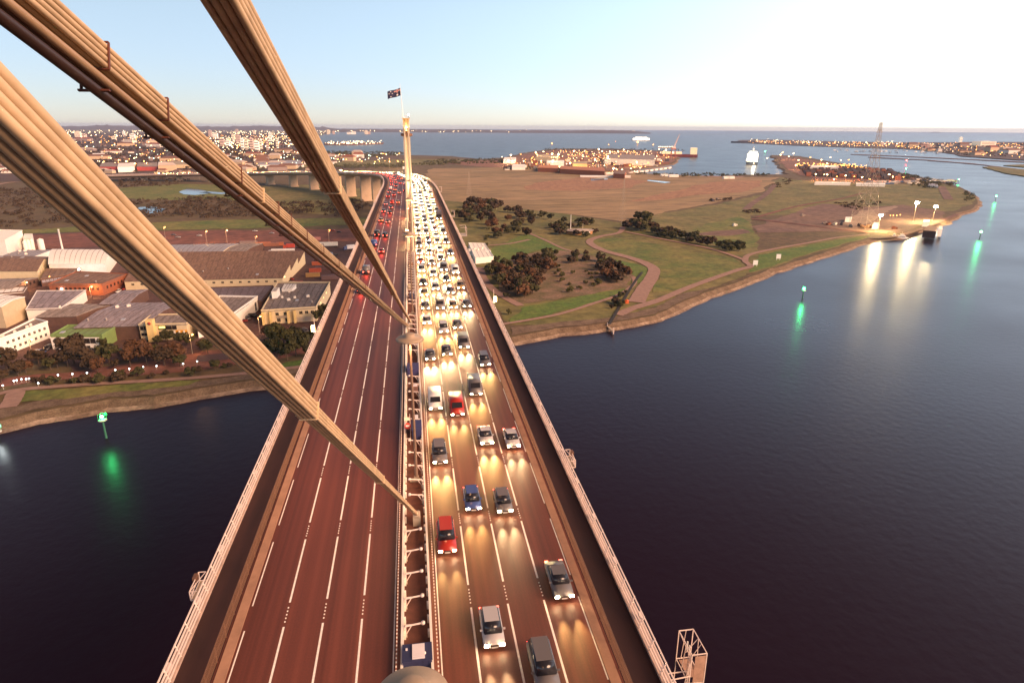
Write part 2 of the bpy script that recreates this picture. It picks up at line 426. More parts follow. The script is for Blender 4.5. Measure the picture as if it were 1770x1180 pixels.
sheet('green_slope', [(745, 345), (860, 355), (960, 368), (1080, 386), (1150, 367), (1240, 354), (1320, 335), (1345, 306), (1380, 312), (1500, 318), (1640, 318), (1688, 342), (1686, 352),
                      (1640, 366), (1600, 366), (1300, 372), (1290, 400), (1310, 432), (1500, 404), (1505, 409), (1400, 440), (1290, 476), (1180, 515), (1080, 548), (960, 562), (875, 560), (800, 455), (770, 395), (735, 350)], grassd, 1)
sheet('lawn', [(850, 428), (905, 405), (930, 408), (980, 432), (1000, 437), (1080, 452), (1118, 462), (1118, 485), (1090, 492), (1085, 470), (1050, 458), (985, 436), (930, 432), (880, 450), (845, 470), (838, 445)], grassb, 3)
sheet('lawn', [(878, 552), (905, 530), (960, 520), (1030, 505), (1090, 496), (1060, 512), (1000, 530), (940, 545), (880, 557)], grassb, 3)
sheet('lawn', [(1025, 414), (1060, 410), (1110, 418), (1200, 435), (1270, 446), (1285, 458), (1270, 472), (1180, 500), (1125, 506), (1140, 470), (1125, 452), (1060, 436), (1025, 424)], grass, 3)
sheet('lawn', [(1310, 440), (1400, 423), (1480, 410), (1500, 409), (1400, 438), (1310, 466), (1295, 470), (1302, 455)], grassb, 3)
sheet('lawn', [(1200, 395), (1280, 372), (1300, 390), (1310, 425), (1280, 432), (1210, 415)], grass, 2)
sheet('scrub_ground', [(845, 465), (900, 440), (960, 432), (1020, 440), (1070, 455), (1092, 475), (1085, 495), (1030, 506), (960, 518), (900, 525), (862, 505)], mat('bare sandy earth', (0.26, 0.16, 0.11), 0.95, scale=0.10, c2=(0.095, 0.085, 0.030), detail=9), 4)
sheet('dirt_yard', [(1300, 392), (1420, 352), (1500, 358), (1560, 354), (1640, 366), (1620, 384), (1590, 392), (1560, 402), (1500, 402), (1420, 400), (1310, 402)], dirt, 3)
sheet('dirt_yard', [(1180, 405), (1290, 396), (1300, 402), (1260, 408)], dirt, 3)
sheet('concrete_apron', [(1455, 385), (1490, 364), (1550, 356), (1530, 368), (1500, 386), (1470, 392)], mat('pale apron', (0.30, 0.21, 0.15), 0.9, var=.15, scale=.05), 5)
sheet('sandy_beach', [(880, 580), (960, 566), (1060, 555), (1130, 542), (1180, 518), (1240, 497), (1300, 474), (1240, 496), (1175, 508), (1130, 532), (1060, 548), (960, 558), (880, 566)], bank, 3)
sheet('bank_strip', [(-100, 738), (0, 722), (60, 707), (190, 686), (270, 681), (350, 667), (420, 657), (520, 645), (520, 636), (420, 648), (350, 658), (270, 668), (190, 678), (60, 694), (0, 706), (-100, 722)], bank, 3)
sheet('grass_strip', [(32, 676), (130, 670), (260, 660), (350, 655), (330, 664), (250, 672), (150, 684), (70, 692), (30, 694)], grass, 4)
sheet('grass_verge', [(430, 640), (480, 628), (560, 615), (600, 600), (560, 625), (500, 640)], grassb, 4)
sheet('red_bank', [(-60, 680), (0, 668), (100, 655), (230, 648), (340, 640), (470, 622), (560, 600), (560, 585), (470, 598), (360, 606), (230, 628), (120, 642), (0, 655), (-60, 665)], redroad, 2)
strip('path', [(-60, 700), (15, 676), (90, 668), (180, 662), (300, 655), (420, 645), (530, 632)], 3.2, pathm, 6)
strip('path', [(12, 704), (22, 690), (28, 676)], 6, pathm, 6)
strip('path', [(915, 403), (945, 416), (975, 430), (1000, 436)], 3, pathm, 6)
strip('path', [(1077, 392), (1070, 402), (1035, 409), (1019, 418), (1042, 432), (1095, 447), (1128, 462), (1127, 478), (1112, 500), (1100, 522)], (5, 10), pathm, 6)
strip('path', [(1068, 544), (1095, 532), (1140, 518), (1197, 494), (1270, 468), (1297, 460), (1288, 450), (1305, 437), (1400, 419), (1450, 410), (1500, 405)], (6, 3.5), pathm, 7)
strip('path', [(1080, 400), (1150, 414), (1230, 430), (1290, 450)], 4, pathm, 8)
strip('path', [(1095, 478), (1096, 490), (1072, 508), (1020, 526), (960, 544), (868, 560)], 3, pathm, 6)
strip('path', [(830, 462), (836, 480), (848, 496), (870, 512), (900, 528)], 5, pathm, 5)
strip('path', [(842, 424), (880, 421), (915, 414)], 4, pathm, 5)
strip('dirt_track', [(1340, 318), (1325, 335), (1300, 352), (1290, 362)], 9, dirt, 6)
strip('dirt_track', [(1305, 376), (1380, 356), (1450, 344), (1490, 334)], 5, redroad, 7)
strip('dirt_track', [(1300, 378), (1370, 386), (1450, 396), (1500, 402)], 6, redroad, 8)
strip('dirt_track', [(1627, 322), (1640, 345)], 12, dirt, 6)
strip('road', [(340, 620), (420, 612), (500, 600), (560, 582)], 9, mat('purple asphalt', (0.075, 0.045, 0.05), 0.9, var=.1, scale=.1), 5)
strip('road', [(-100, 340), (0, 318), (30, 314)], 10, pathm, 3)
# the port: paved peninsula, and the container island
sheet('port_pavement', [(860, 290), (905, 289), (1000, 291), (1085, 301), (1092, 292), (1140, 286), (1158, 282), (1168, 274), (1145, 262), (1060, 259), (960, 259), (910, 265), (870, 275), (800, 279), (760, 281), (800, 286)], portg, 5)
sheet('port_pavement', [(1345, 270), (1378, 273), (1440, 283), (1500, 292), (1560, 302), (1600, 311), (1580, 316), (1480, 312), (1420, 311), (1372, 300), (1352, 286)], portg, 5)
# ------------------------------------------------------------------ the bridge
END = 1700
bridge = empty('cable_stayed_bridge', (0, 0, 0)); tag(bridge, 'long steel road bridge over the dark river, held by bundled tan stay cables', 'bridge')
sweep([(-18.7, -.1), (-18.7, -.9), (-12, -4), (12, -4), (18.7, -.9), (18.7, -.1)], -8, END).build('girder', conc, bridge)
for sg in (-1, 1):
    lo, hi = sorted((sg * 15.25, sg * 18.0))
    sweep(rect(lo, hi, -.09, -.03), -8, END).build('walkway', mat('dark walkway', (0.036, 0.012, 0.010), .85, .3, .5, stretch=(1, .2, 1)), bridge)
    lo, hi = sorted((sg * 18.0, sg * 18.75))
    sweep(rect(lo, hi, -.4, .22), -8, END).build('edge_beam', mat('edge beam', (0.50, 0.36, 0.29), .8, .2, .8), bridge)
    lo, hi = sorted((sg * 14.25, sg * 15.05))
    sweep(rect(lo, hi, -.05, .06), -8, END).build('kerb', mat('tan kerb', (0.36, 0.20, 0.125), .85, .15, .6), bridge)
sweep(rect(-1.25, 1.25, -.09, -.04), -8, END).build('median_floor', mat('median floor', (0.12, 0.045, 0.03), .85, .3, .6), bridge)
for sg in (-1, 1):
    lo, hi = sorted((sg * 1.25, sg * 15.25))
    tag(sweep([(lo, 0), (hi, 0)], -8, END, closed=False).build('road', asph), kind='structure')
mk = MB()
LINES = [-14.0, -10.9, -7.75, -4.55, 4.65, 7.85, 11.05, 14.15]
def dash(l, a, b, w=.075): sweep([(l - w, .006), (l + w, .006)], a, b, False, mk)
for l in LINES:
    k = 48.0 - 12 * 5
    w0 = .055 if abs(l) > 13 else .085
    while k < 900:
        dash(l, k, k + 9.1, w0)
        if abs(l) < 13 and k < 260:
            for q in range(5): mk.box(at(k + 9.65 + q * .42, l, .03), (.11, .11, .05))
        k += 12
for sg in (-1, 1): dash(sg * 1.85, -8, END, .05)
tag(mk.build('road_markings', mark), kind='structure')

# piers (real spacing along the approach viaduct and the main span)
pcol = mat('pier concrete', (0.50, 0.36, 0.24), .85, .12, .15)
for s in [-3, 336, 480] + [570, 640, 706, 773] + [840 + 66 * i for i in range(13)]:
    x, y, z, a = path(s); mb = MB()
    for k, (hw, hd, zz) in enumerate([(6.5, 2.2, 0)]):
        h = z - 4.0
        mb.box((0, 0, h / 2 - 1), (14 if s > 400 else 9, 3.6, h + 2))
        mb.box((0, 0, 3.0), (15, 7, 2.0))
    mb.build('pier', pcol, bridge, (x, y, 0), a)

# stay cables
cabm = mat('cable sheath', (0.52, 0.375, 0.225), 0.66, 0.16, 1.6)
clampm = mat('cable clamp', (0.62, 0.45, 0.27), 0.5, 0.2, 2.0)
ringm = mat('rusty ring', (0.12, 0.035, 0.02), 0.6, 0.3, 3.0)
def cable_frame(a, b):
    d = (b - a).normalized(); sx = d.cross(Vector((0, 0, 1))).normalized(); uy = sx.cross(d).normalized()
    return d, sx, uy
def stay(label, A, T, w, h, nx, ny, collars, rings, parent=bridge, extra=False, ext=4.0):
    d, sx, uy = cable_frame(A, T); L = (T - A).length; q = random.Random(int(L * 10))
    Mx = Matrix((sx, uy, d)).transposed(); K = 26
    def section(name, d0, d1, k, m, parent):
        """a packed bundle of round strands; the outer ones are modelled, each a long tube with a slight weave"""
        mb = MB(); rx, ry = w * k / nx / 2, h * k / ny / 2; r = min(rx, ry)
        for i in range(nx):
            for j in range(ny):
                if 0 < i < nx - 1 and 0 < j < ny - 1: continue
                cx, cy = -w * k / 2 + rx * (2 * i + 1), -h * k / 2 + ry * (2 * j + 1)
                ph, ph2 = q.uniform(0, 6), q.uniform(0, 6); vs = []; n = 14; rr = r * q.uniform(.93, 1.0)
                for s_ in range(K + 1):
                    t = d0 + (d1 - d0) * s_ / K
                    ox, oy = .035 * r * math.sin(t * .7 + ph), .035 * r * math.sin(t * .9 + ph2)
                    c = A + d * t + sx * (cx + ox) + uy * (cy + oy)
                    for a in range(n): vs.append(c + sx * rr * math.cos(2 * math.pi * a / n) + uy * rr * math.sin(2 * math.pi * a / n))
                mb.add(vs, [(s_ * n + a, s_ * n + (a + 1) % n, (s_ + 1) * n + (a + 1) % n, (s_ + 1) * n + a) for s_ in range(K) for a in range(n)], True)
                mb.add(vs[:n], [tuple(range(n))]); mb.add(vs[-n:], [tuple(range(n))])
        o = mb.build(name, m, parent)
        core = MB(); core.box(A + d * (d0 + d1) / 2, (w * k - 2 * rx * .98, h * k - 2 * ry * .98, d1 - d0), M=Mx)
        core.build('core', mat('groove shade black', (.03, .015, .01), .8), o)  # black filler: the shade in the grooves between strands, put in as colour
        return o
    cs = [0.0] + [c for c in collars] + [L + ext]; root = None
    for i in range(len(cs) - 1):
        k = 0.70 + 0.30 * i / max(1, len(cs) - 2)
        if len(cs) == 2: k = 1
        if root is None: root = section('stay_cable', cs[i], cs[i + 1], k, cabm, parent); tag(root, label)
        else: section('strand_bundle', cs[i], cs[i + 1], k, cabm, root)
        if i:
            mb = MB(); c = A + d * cs[i]
            mb.box(c, (w * k * 1.08, h * k * 1.08, .07), M=Mx)
            mb.box(c + sx * (w * k * .57), (w * .14, h * .5, .30), M=Mx)
            for e in (-1, 1):
                mb.bar(c + sx * (w * .62) + uy * e * h * .2 - d * .26, c + sx * (w * .62) + uy * e * h * .2 + d * .26, .02, 6)
                mb.box(c + sx * (w * .60) + uy * e * h * .3, (w * .2, .03, .34), M=Mx)
            mb.build('clamp', clampm, root)
    for r in rings:
        mb = MB(); c = A + d * r; t = .022; hh = h * .5 + .012; ww = w * .5 + .012
        for e in (-1, 1):
            mb.box(c + sx * e * ww, (t, hh * 2, .045), M=Mx); mb.box(c + uy * e * hh, (ww * 2, t, .045), M=Mx)
            mb.box(c + sx * ww + uy * e * hh * .98, (.06, .05, .07), M=Mx)
        mb.build('ring', ringm, root)
    if extra:   # a smaller bundle slung below: two rows of strands and a dark pipe with short brackets
        mb = MB(); gap = h * .5 + .05
        rows = [(w * .40, -.075, .062), (w * .40, -.20, .062), (w * .12, -.12, .075), (-w * .2, -.12, .075)]
        for ox, oy, rr in rows: mb.bar(A + d * 9 + sx * ox + uy * (-gap + oy), A + d * (L + ext) + sx * ox + uy * (-gap + oy), rr, 14, smooth=True)
        mb.build('lower_strand', mat('lower strand sheath', (0.42, 0.27, 0.15), .5, .1, 1), root)
        o = sx * w * .02 - uy * (gap + .31)
        MB().bar(A + d * 9 + o, A + d * (L + ext) + o, .09, 12, smooth=True).build('service_pipe', mat('service pipe', (0.05, 0.022, 0.015), .5, .1, 1), root)
        for r in rings:
            c = A + d * r + sx * w * .10 - uy * (gap + .14)
            mb = MB().box(c + sx * .20, (.025, .36, .06), M=Mx).box(c - uy * .18, (.5, .03, .06), M=Mx).box(c + uy * .18, (.5, .02, .06), M=Mx)
            mb.build('hanger', ringm, root)
    mb = MB()
    mb.box(A - d * .1, (w * 1.3, h * 1.4, 1.1), M=Mx); mb.box(A - Vector((0, 0, .75)), (w * 1.7, 1.3, 1.3))
    mb.build('anchorage', steel, root)
    return root
def Tp(x, y): return CAMP + CR * x + CU * y
def ground_pt(px, py, z): return P(px, py, z)
def col_d(A, T, px, depth):      # distance along the cable at which the camera depth equals the given value
    fw = -(CROT @ Vector((0, 0, 1)))
    za, zt = (A - CAMP).dot(fw), (T - CAMP).dot(fw)
    return (za - depth) / (za - zt) * (T - A).length
A1 = P(720, 888, DECK + 1.0); T1 = Tp(-3.88, 3.72)
s1 = stay('thickest tan stay cable, running from the upper left down to the nearest anchor in the median', A1, T1, .46, .46, 4, 4, [col_d(A1, T1, 0, 34), col_d(A1, T1, 0, 17.2)], [])
A2 = P(705, 562, DECK + 1.2); T2 = Tp(-5.75, 4.96)
r2 = [col_d(A2, T2, 0, z) for z in (10.8, 13.2, 18.2, 22.5, 24.5, 27.5, 31.5, 36.5, 42.5, 50)]
s2 = stay('middle stay cable with rusty rings and a service pipe slung below it', A2, T2, .40, .44, 4, 4, [col_d(A2, T2, 0, 60), col_d(A2, T2, 0, 20.6)], r2, extra=True)
A3 = P(709, 556, DECK + 1.2); T3 = Tp(-2.80, 4.90)
s3 = stay('steepest stay cable, its dark grooved underside turned to the camera', A3, T3, .50, .50, 4, 4, [col_d(A3, T3, 0, 60), col_d(A3, T3, 0, 19.6)], [])
# far tower
tw = empty('tower', (0, 336, DECK)); tw.parent = bridge; tag(tw, 'distant floodlit pylon of the bridge with a flag on top')
litm = mat('lit tower steel', (0.62, 0.52, 0.36), .5, .08, .4)
mb = MB(); mb.box((0, 0, 18.6), (3.2, 2.6, 37.2))
for x in (-1.5, -.5, .5, 1.5): mb.box((x, -1.42, 18.6), (.28, .3, 37.2))
mb.build('shaft', litm, tw)
mb = MB(); mb.lathe([(1.9, 34.6), (2.9, 35.0), (2.9, 36.0), (2.2, 36.2)], n=20); mb.build('gallery', brownm, tw)
mb = MB(); mb.box((0, 0, 39.5), (3.0, 2.6, 6.6))
for x in (-1.3, -.45, .45, 1.3): mb.box((x, -1.45, 39.5), (.3, .3, 6.9))
mb.box((0, 0, 43.0), (3.8, 3.6, .4)); mb.build('head', mat('tower head steel', (0.6, 0.42, 0.2), .5, .08, .4), tw)
mb = MB()
for x, y in ((-1.8, -1.7), (0, -1.7), (1.8, -1.7), (-1.8, 1.7), (1.8, 1.7)): mb.bar((x, y, 43.2), (x, y, 44.3), .04)
mb.bar((-1.8, -1.7, 44.2), (1.8, -1.7, 44.2), .04); mb.bar((-1.8, 1.7, 44.2), (1.8, 1.7, 44.2), .04); mb.bar((-1.8, -1.7, 44.2), (-1.8, 1.7, 44.2), .04); mb.bar((1.8, -1.7, 44.2), (1.8, 1.7, 44.2), .04); mb.bar((-1.8, -1.7, 43.2), (1.8, -1.7, 43.2), .04); mb.bar((-1.8, 1.7, 43.2), (1.8, 1.7, 43.2), .04); mb.build('handrail', pinkm, tw)
def far_stay(s, z, lab):
    a = Vector((0, s, DECK + 1)); t = Vector((0, 336 + (2 if s > 336 else -2), DECK + z))
    mb = MB(); 
    for x in (-.9, .9): mb.bar(a + Vector((x, 0, 0)), t + Vector((x, 0, 0)), .33, 8, smooth=True)
    tag(mb.build('stay_cable', litm, bridge), lab)
far_stay(278, 36, 'short far stay cable on the near side of the flag tower'); far_stay(209, 41, 'long far stay cable on the near side of the flag tower')
far_stay(394, 36, 'short far stay cable behind the flag tower'); far_stay(463, 41, 'long far stay cable behind the flag tower')
# flagpole and flag
fp = empty('flagpole', (-1.2, 335, DECK + 43.2)); tag(fp, 'tall white flagpole on top of the far pylon', 'flagpole')
MB().bar((0, 0, 0), (-.9, 0, 15.2), .16, 8, .08, True).build('pole', mat('lit white pole', (.9, .88, .82), .5), fp)
MB().lathe([(0, 15.2), (.16, 15.35), (0, 15.5)], (-.9, 0, 0), 8).build('finial', pinkm, fp)
fl = empty('flag', (-2.0, 335, DECK + 53.5)); tag(fl, 'dark blue ensign with a union canton and white stars streaming from the flagpole', 'flag')
def flagpt(u, v, o=0.0):
    return (-u * 6.2, math.sin(u * 5.2) * .55 * u + o, v * 3.4 - u * 1.9 - .25 * math.sin(u * 6) * u)
def flagpatch(quads, m, name, off):
    mb = MB()
    for (u0, v0, u1, v1) in quads:
        nu = max(1, int(abs(u1 - u0) * 20)); 
        for i in range(nu):
            a = u0 + (u1 - u0) * i / nu; b = u0 + (u1 - u0) * (i + 1) / nu
            mb.add([flagpt(a, v0, off), flagpt(b, v0, off), flagpt(b, v1, off), flagpt(a, v1, off)], [(0, 1, 2, 3)])
    return mb.build(name, m, fl)
flagpatch([(0, 0, 1, 1)], mat('flag navy', (.012, .012, .05), .8), 'field', 0)
fw_, fr_ = mat('flag white', (.8, .76, .72), .8), mat('flag red', (.5, .03, .03), .8)
flagpatch([(.20, .5, .30, 1), (0, .68, .5, .84)], fw_, 'canton_cross', -.03)
flagpatch([(.225, .5, .275, 1), (0, .72, .5, .80)], fr_, 'canton_stripe', -.05)
def star(u, v, r):
    pts = []
    for i in range(14):
        t = math.pi * 2 * i / 14; q = r if i % 2 == 0 else r * .5
        pts.append(flagpt(u + q * math.sin(t) / 6.2, v + q * math.cos(t) / 3.4, -.04))
    MB().add(pts, [tuple(range(14))]).build('star', fw_, fl)
for u, v, r in ((.25, .24, .62), (.75, .84, .3), (.63, .56, .3), (.88, .62, .3), (.75, .18, .3)): star(u, v, r)
# lamps at the foot and the head of the far tower
def glow(name, c, s, nos=True):
    return mat(name, (.8, .7, .5), .5, emit=c, es=s, nosample=nos)
warmb = glow('bright sodium light', (1, .42, .10), 9); warmw = glow('warm white light', (1, .82, .55), 60); coldw = glow('cool white light', (.85, 1, 1), 40)
orng = glow('orange light', (1, .30, .05), 7); greenl = glow('green light', (.05, 1, .25), 30); redl = glow('red light', (1, .06, .05), 25)
def sphere(r, n=8): 
    return [(r * math.sin(math.pi * i / n), -r * math.cos(math.pi * i / n)) for i in range(n + 1)]
def area_light(loc, tgt, power, colr, size, name='light', parent=None, spot=None, blend=.6):
    l = bpy.data.lights.new(name, 'SPOT' if spot else 'POINT'); l.energy = power; l.color = colr; l.shadow_soft_size = size
    if spot: l.spot_size = R(spot); l.spot_blend = blend
    o = bpy.data.objects.new(name, l); link(o, parent); o.location = loc
    if tgt is not None: o.rotation_euler = (Vector(loc) - Vector(tgt)).to_track_quat('Z', 'Y').to_euler()
    return o
def floodlight(loc, tgt, power, label, colr=(1, .7, .38), spot=70, em=warmb):
    t = empty('floodlight', loc); tag(t, label, 'floodlight')
    MB().box((0, 0, .15), (.5, .5, .3)).box((0, 0, .5), (.08, .08, .5)).build('bracket', dark, t)
    MB().box((0, 0, .85), (.8, .5, .5)).build('housing', dark, t)
    d = (Vector(tgt) - Vector(loc)).normalized()
    MB().lathe(sphere(.34), tuple(d * .45 + Vector((0, 0, .85))), 10).build('lens', em, t)
    area_light(d * .9 + Vector((0, 0, .85)), Vector(tgt) - Vector(loc), power, colr, .3, 'lamp', t, spot)
floodlight((0, 326.5, DECK + .2), (0, 336, DECK + 34), 26000, 'floodlight in the median at the foot of the flag tower, near side')
floodlight((2.4, 331, DECK + .2), (0, 336, DECK + 44), 16000, 'floodlight beside the right wall of the flag tower')
floodlight((0, 333.6, DECK + 36.2), (0, 335, DECK + 44), 1800, 'floodlight on the gallery of the flag tower', spot=120)
floodlight((1.5, 334.5, DECK + 43.4), (-2, 335, DECK + 60), 900, 'floodlight on the roof of the flag tower', colr=(1, .9, .8), spot=80, em=warmw)

# median fittings -------------------------------------------------
def barrier(sg, label):
    t = empty('median_barrier'); tag(t, label, 'barrier')
    c = sg * 1.15
    sweep(rect(c - .10, c + .10, -.04, .85), -8, END).build('rail', whitep, t)
    lo, hi = sorted((sg * 1.52, sg * 1.64))
    sweep(rect(lo, hi, .45, .68), -8, END).build('guard_rail', mat('reddish guard rail', (.34, .14, .09), .6, .15, 1), t)
    mb = MB()
    for i in range(400):
        mb.box(at(4 + i * .42, sg * 1.58, .70), (.10, .14, .07))
    tag(mb.build('stud', whitep, t), kind='stuff')
    mb = MB()
    for i in range(170): mb.box(at(3.5 + i * 1.62, sg * .96, .28), (.16, .34, .60))
    tag(mb.build('rail_post', whitep, t), kind='stuff')
barrier(-1, 'white barrier along the left edge of the median'); barrier(1, 'white barrier along the right edge of the median')
def arm_mesh():
    return (MB().box((0, 0, .45), (.16, .22, .9)).bar((0, 0, .95), (1.42, -.02, 1.15), .075, 6).bar((.08, 0, .2), (.5, 0, .95), .045, 5).lathe([(.0, -.1), (.16, -.1), (.16, .1), (0, .1)], (1.45, -.02, 1.15), 8)
            .box((.3, 0, 1.02), (.5, .12, .10)).mesh('arm', pinkm))
am = arm_mesh(); amb = MB().box((0, 0, .0), (.3, .4, .08)).mesh('base_plate', steel)
k0 = 48300 / (1083.7 - 219) - 13.2
names_used = 0
for i in range(-2, 75):
    d = k0 + 3.24 * i
    if d > 245 or 57.2 < d < 61 or d < 36.5: continue
    left = d < 58
    if not left and (76 < d < 81.5 or 98 < d < 104): continue
    if 104 < d < 110 or 136 < d < 142: continue
    b = empty('bracket_arm', (-.92 if left else .92, d, DECK - .02), 0 if left else math.pi)
    zone = 'near the bottom edge of the photo, left side of the median' if left else ('right side of the median, between the two stay anchors' if d < 128 else 'right side of the median, beyond the far stay anchors')
    tag(b, 'white bracket arm, ' + zone, 'bracket', 'bracket arms, ' + zone)
    inst('arm', am, b); inst('base_plate', amb, b)
def cabin(d, x, sx, sy, sz, label, colr, pan=None, nm='equipment_box', cat='equipment box'):
    t = empty(nm, (x, d, DECK)); tag(t, label, cat)
    m = mat('box ' + label[:10], colr, .6, .15, 1.5)
    MB().box((0, 0, sz / 2), (sx, sy, sz)).box((0, 0, sz + .03), (sx + .08, sy + .08, .06)).build('body', m, t)
    mb = MB()
    for k in range(5): mb.box((-sx / 2 + sx * (k + .5) / 5, -sy / 2 - .02, sz / 2), (.05, .04, sz * .9))
    mb.build('rib', m, t)
    if pan:
        for p in pan: MB().box((p[0], p[1], sz + .12), (p[2], p[3], .12)).build('panel', mat('pale panel', (.7, .66, .66), .5, .05, 1), t)
cabin(39.6, .02, 2.2, 1.7, 1.1, 'dark navy cabinet filling the median beside the nearest lamp disc', (.025, .03, .08), [(.1, 0, .95, 1.4), (-.8, .3, .15, .15)])
cabin(78.4, .45, 1.25, 3.0, 1.6, 'dark blue cabinet in the median behind the round red sign', (.035, .04, .12), [(-.35, 1.0, .3, .6), (-.1, 2.4, .7, 1.0)])
cabin(101.5, .1, 1.9, 3.2, 1.3, 'low dark blue cabinet in the median just this side of the far anchors', (.05, .045, .13))
cabin(93.0, .35, .8, 2.6, .8, 'small brown cabinet with a cream lid in the median', (.25, .12, .07), [(0, 1.0, .75, .6)])
cabin(150, .2, 1.2, 3.0, 1.5, 'grey cabinet with a pale lid in the median beyond the far anchors', (.06, .05, .08), [(0, 1.2, .8, .8)])
cabin(161, -.4, .7, 1.4, 1.2, 'small cream cabinet against the left barrier of the median', (.5, .4, .22))
cabin(188, .1, 1.1, 2.2, 1.3, 'tan cabinet in the median near the second far lamp disc', (.3, .16, .08))
# sign on a frame
t = empty('sign', (-.75, 79.0, DECK)); tag(t, 'round red sign with a pale plate on a post frame in the median', 'sign')
MB().bar((-.3, 0, 0), (-.3, 0, 2.2), .04).bar((.35, 0, 0), (.35, 0, 3.0), .04).bar((-.3, -3, 0.9), (.35, -3, 0.9), .05).bar((.35, -3, 0), (.35, 0, 1.2), .03).build('frame', pinkm, t)
MB().lathe([(0, -.03), (.42, -.03), (.42, .03), (0, .03)], (0, 0, 0), 20, False).build('disc', mat('sign red', (.6, .05, .03), .5), t, (0, -.1, 1.3)).rotation_euler = (R(60), 0, 0)
o = MB().box((0, 0, .04), (.5, .22, .02)).build('symbol', mat('sign white', (.85, .8, .75), .5), t, (0, -.13, 1.32)); o.rotation_euler = (R(60), 0, 0)
o = MB().box((0, 0, 0), (.75, .45, .05)).build('plate', mat('sign cream', (.75, .68, .5), .5), t, (-.05, 0, 2.3)); o.rotation_euler = (R(60), 0, 0)

# disc lamps: tall posts with a round dish at the top
dishm = mat('lamp dish', (.34, .25, .17), .6, .1, 1.2)
lamp_lab = ['nearest disc lamp, its dish cut by the bottom edge of the photo', 'disc lamp whose dish hangs over the meeting point of the two long stays', 'disc lamp in the median well beyond the stay anchors',
            'small far disc lamp, the last but two before the flag tower', 'tiny disc lamp just in front of the flag tower', 'tiny disc lamp behind the flag tower']
LD = [20.4, 66.9, 138, 209, 280, 392]
for d, lab in zip(LD, lamp_lab):
    t = empty('disc_lamp', (.25, d, DECK)); tag(t, lab, 'street lamp', None)
    MB().bar((0, 0, 0), (0, 0, 17.3), .20, 10, .12, True).build('post', mat('lamp post grey', (.20, .13, .09), .5, .15, 2), t)
    MB().box((0, 0, .08), (1.5, .7, .16)).box((0, 0, .3), (.55, .5, .5)).build('base', steel, t)
    MB().lathe([(0, 17.28), (1.15, 17.28), (1.50, 17.36), (1.52, 17.46), (1.35, 17.62), (.56, 17.70), (.56, 18.0), (.50, 18.06), (0, 18.08)], n=40).build('dish', dishm, t)
    MB().lathe([(0, 17.18), (.9, 17.2), (1.0, 17.26), (.9, 17.275)], n=20).build('lens', glow('dish lamp glow', (1, .5, .2), 14, False), t)
    area_light((0, 0, 16.9), (0, 0, 0), 5200, (1, .46, .22), .8, 'lamp', t, 158, .9)

# outer fences and railings
def mesh_fence(sg, label):
    t = empty('mesh_fence'); tag(t, label, 'fence')
    mb = MB()
    for up in (.75, 1.5): sweep(rect(sg * 15.3 - .03, sg * 15.3 + .03, up, up + .05), -8, END, True, mb)
    mb.build('rail', brownm, t)
    mb = MB()
    for i in range(190): mb.bar(at(3 + i * 2.6, sg * 15.3, -.05), at(3 + i * 2.6, sg * (15.3), 1.55), .04)
    tag(mb.build('post', brownm, t), kind='stuff')
    mb = MB()
    for i in range(1500):
        s = 4 + i * .13
        p = at(s, sg * 15.3, .05); q = at(s + .35, sg * 15.3, 1.5); r = at(s - .35, sg * 15.3, 1.5)
        for b in ((p, q), (p, r)):
            a, c = b; mb.add([a, a + Vector((0, .012, 0)), c + Vector((0, .012, 0)), c, a + Vector((.012, 0, 0)), c + Vector((.012, 0, 0))], [(0, 1, 2, 3), (0, 4, 5, 3)])
    mb.build('mesh', mat('fence wire', (.30, .16, .09), .6), t)
mesh_fence(-1, 'brown mesh fence along the left carriageway'); mesh_fence(1, 'brown mesh fence along the right carriageway')
def railing(sg, label):
    t = empty('railing'); tag(t, label, 'railing')
    for k, (up, lt) in enumerate(((.42, 18.12), (.72, 18.2), (1.02, 18.30), (1.32, 18.42))):
        c = sg * lt
        sweep(rect(c - .055, c + .055, up, up + .09), -8, END).build('rail', pinkm, t)
    mb = MB()
    for i in range(260):
        s = 2 + i * 2.4
        mb.bar(at(s, sg * 18.1, .1), at(s, sg * 18.46, 1.42), .05)
    tag(mb.build('post', pinkm, t), kind='stuff')
    mb = MB()
    for i in range(55):
        mb.box(at(5 + i * 7.3, sg * 18.62, .5), (.3, .7, .3))
    mb.build('cable_box', pinkm, t)
railing(-1, 'pale pink railing of several rails along the left edge of the deck'); railing(1, 'pale pink railing of several rails along the right edge of the deck')
# outboard platforms and the access cage
def platform(d, sg, L, label, W=1.0, H=1.7):
    t = empty('maintenance_platform', at(d, sg * 18.8)); tag(t, label, 'platform')
    mb = MB(); x1 = sg * W
    for y in (-L / 2, L / 2):
        mb.bar((0, y, .1), (x1, y, .1), .05); mb.bar((x1, y, .1), (x1, y, H), .05); mb.bar((0, y, H), (x1, y, H), .05)
    for z in (.1, H * .5, H): mb.bar((x1, -L / 2, z), (x1, L / 2, z), .05)
    mb.bar((x1, -L / 2, .1), (x1, L / 2, H), .04); mb.bar((0, L / 2, H), (x1, -L / 2, H), .04)
    mb.build('frame', pinkm, t)
    MB().box((x1 / 2, 0, .03), (W, L, .05)).build('deck_plate', steel, t)
    MB().box((x1 * 1.15, L * .25, .8), (.3, .7, .7)).build('winch', brownm, t)
platform(50.7, -1, 2.6, 'small framed platform hung outside the left railing, lower left', .62, 1.0)
platform(68.5, 1, 2.9, 'small framed platform hung outside the right railing', .6, 1.0)
platform(246, 1, 7, 'large white framed platform outside the right railing, above the white park building', 2.4, 3.2)
platform(300, 1, 4, 'far small platform outside the right railing', 1.5, 2.5)
platform(420, 1, 4, 'farthest small platform outside the right railing', 1.5, 3)
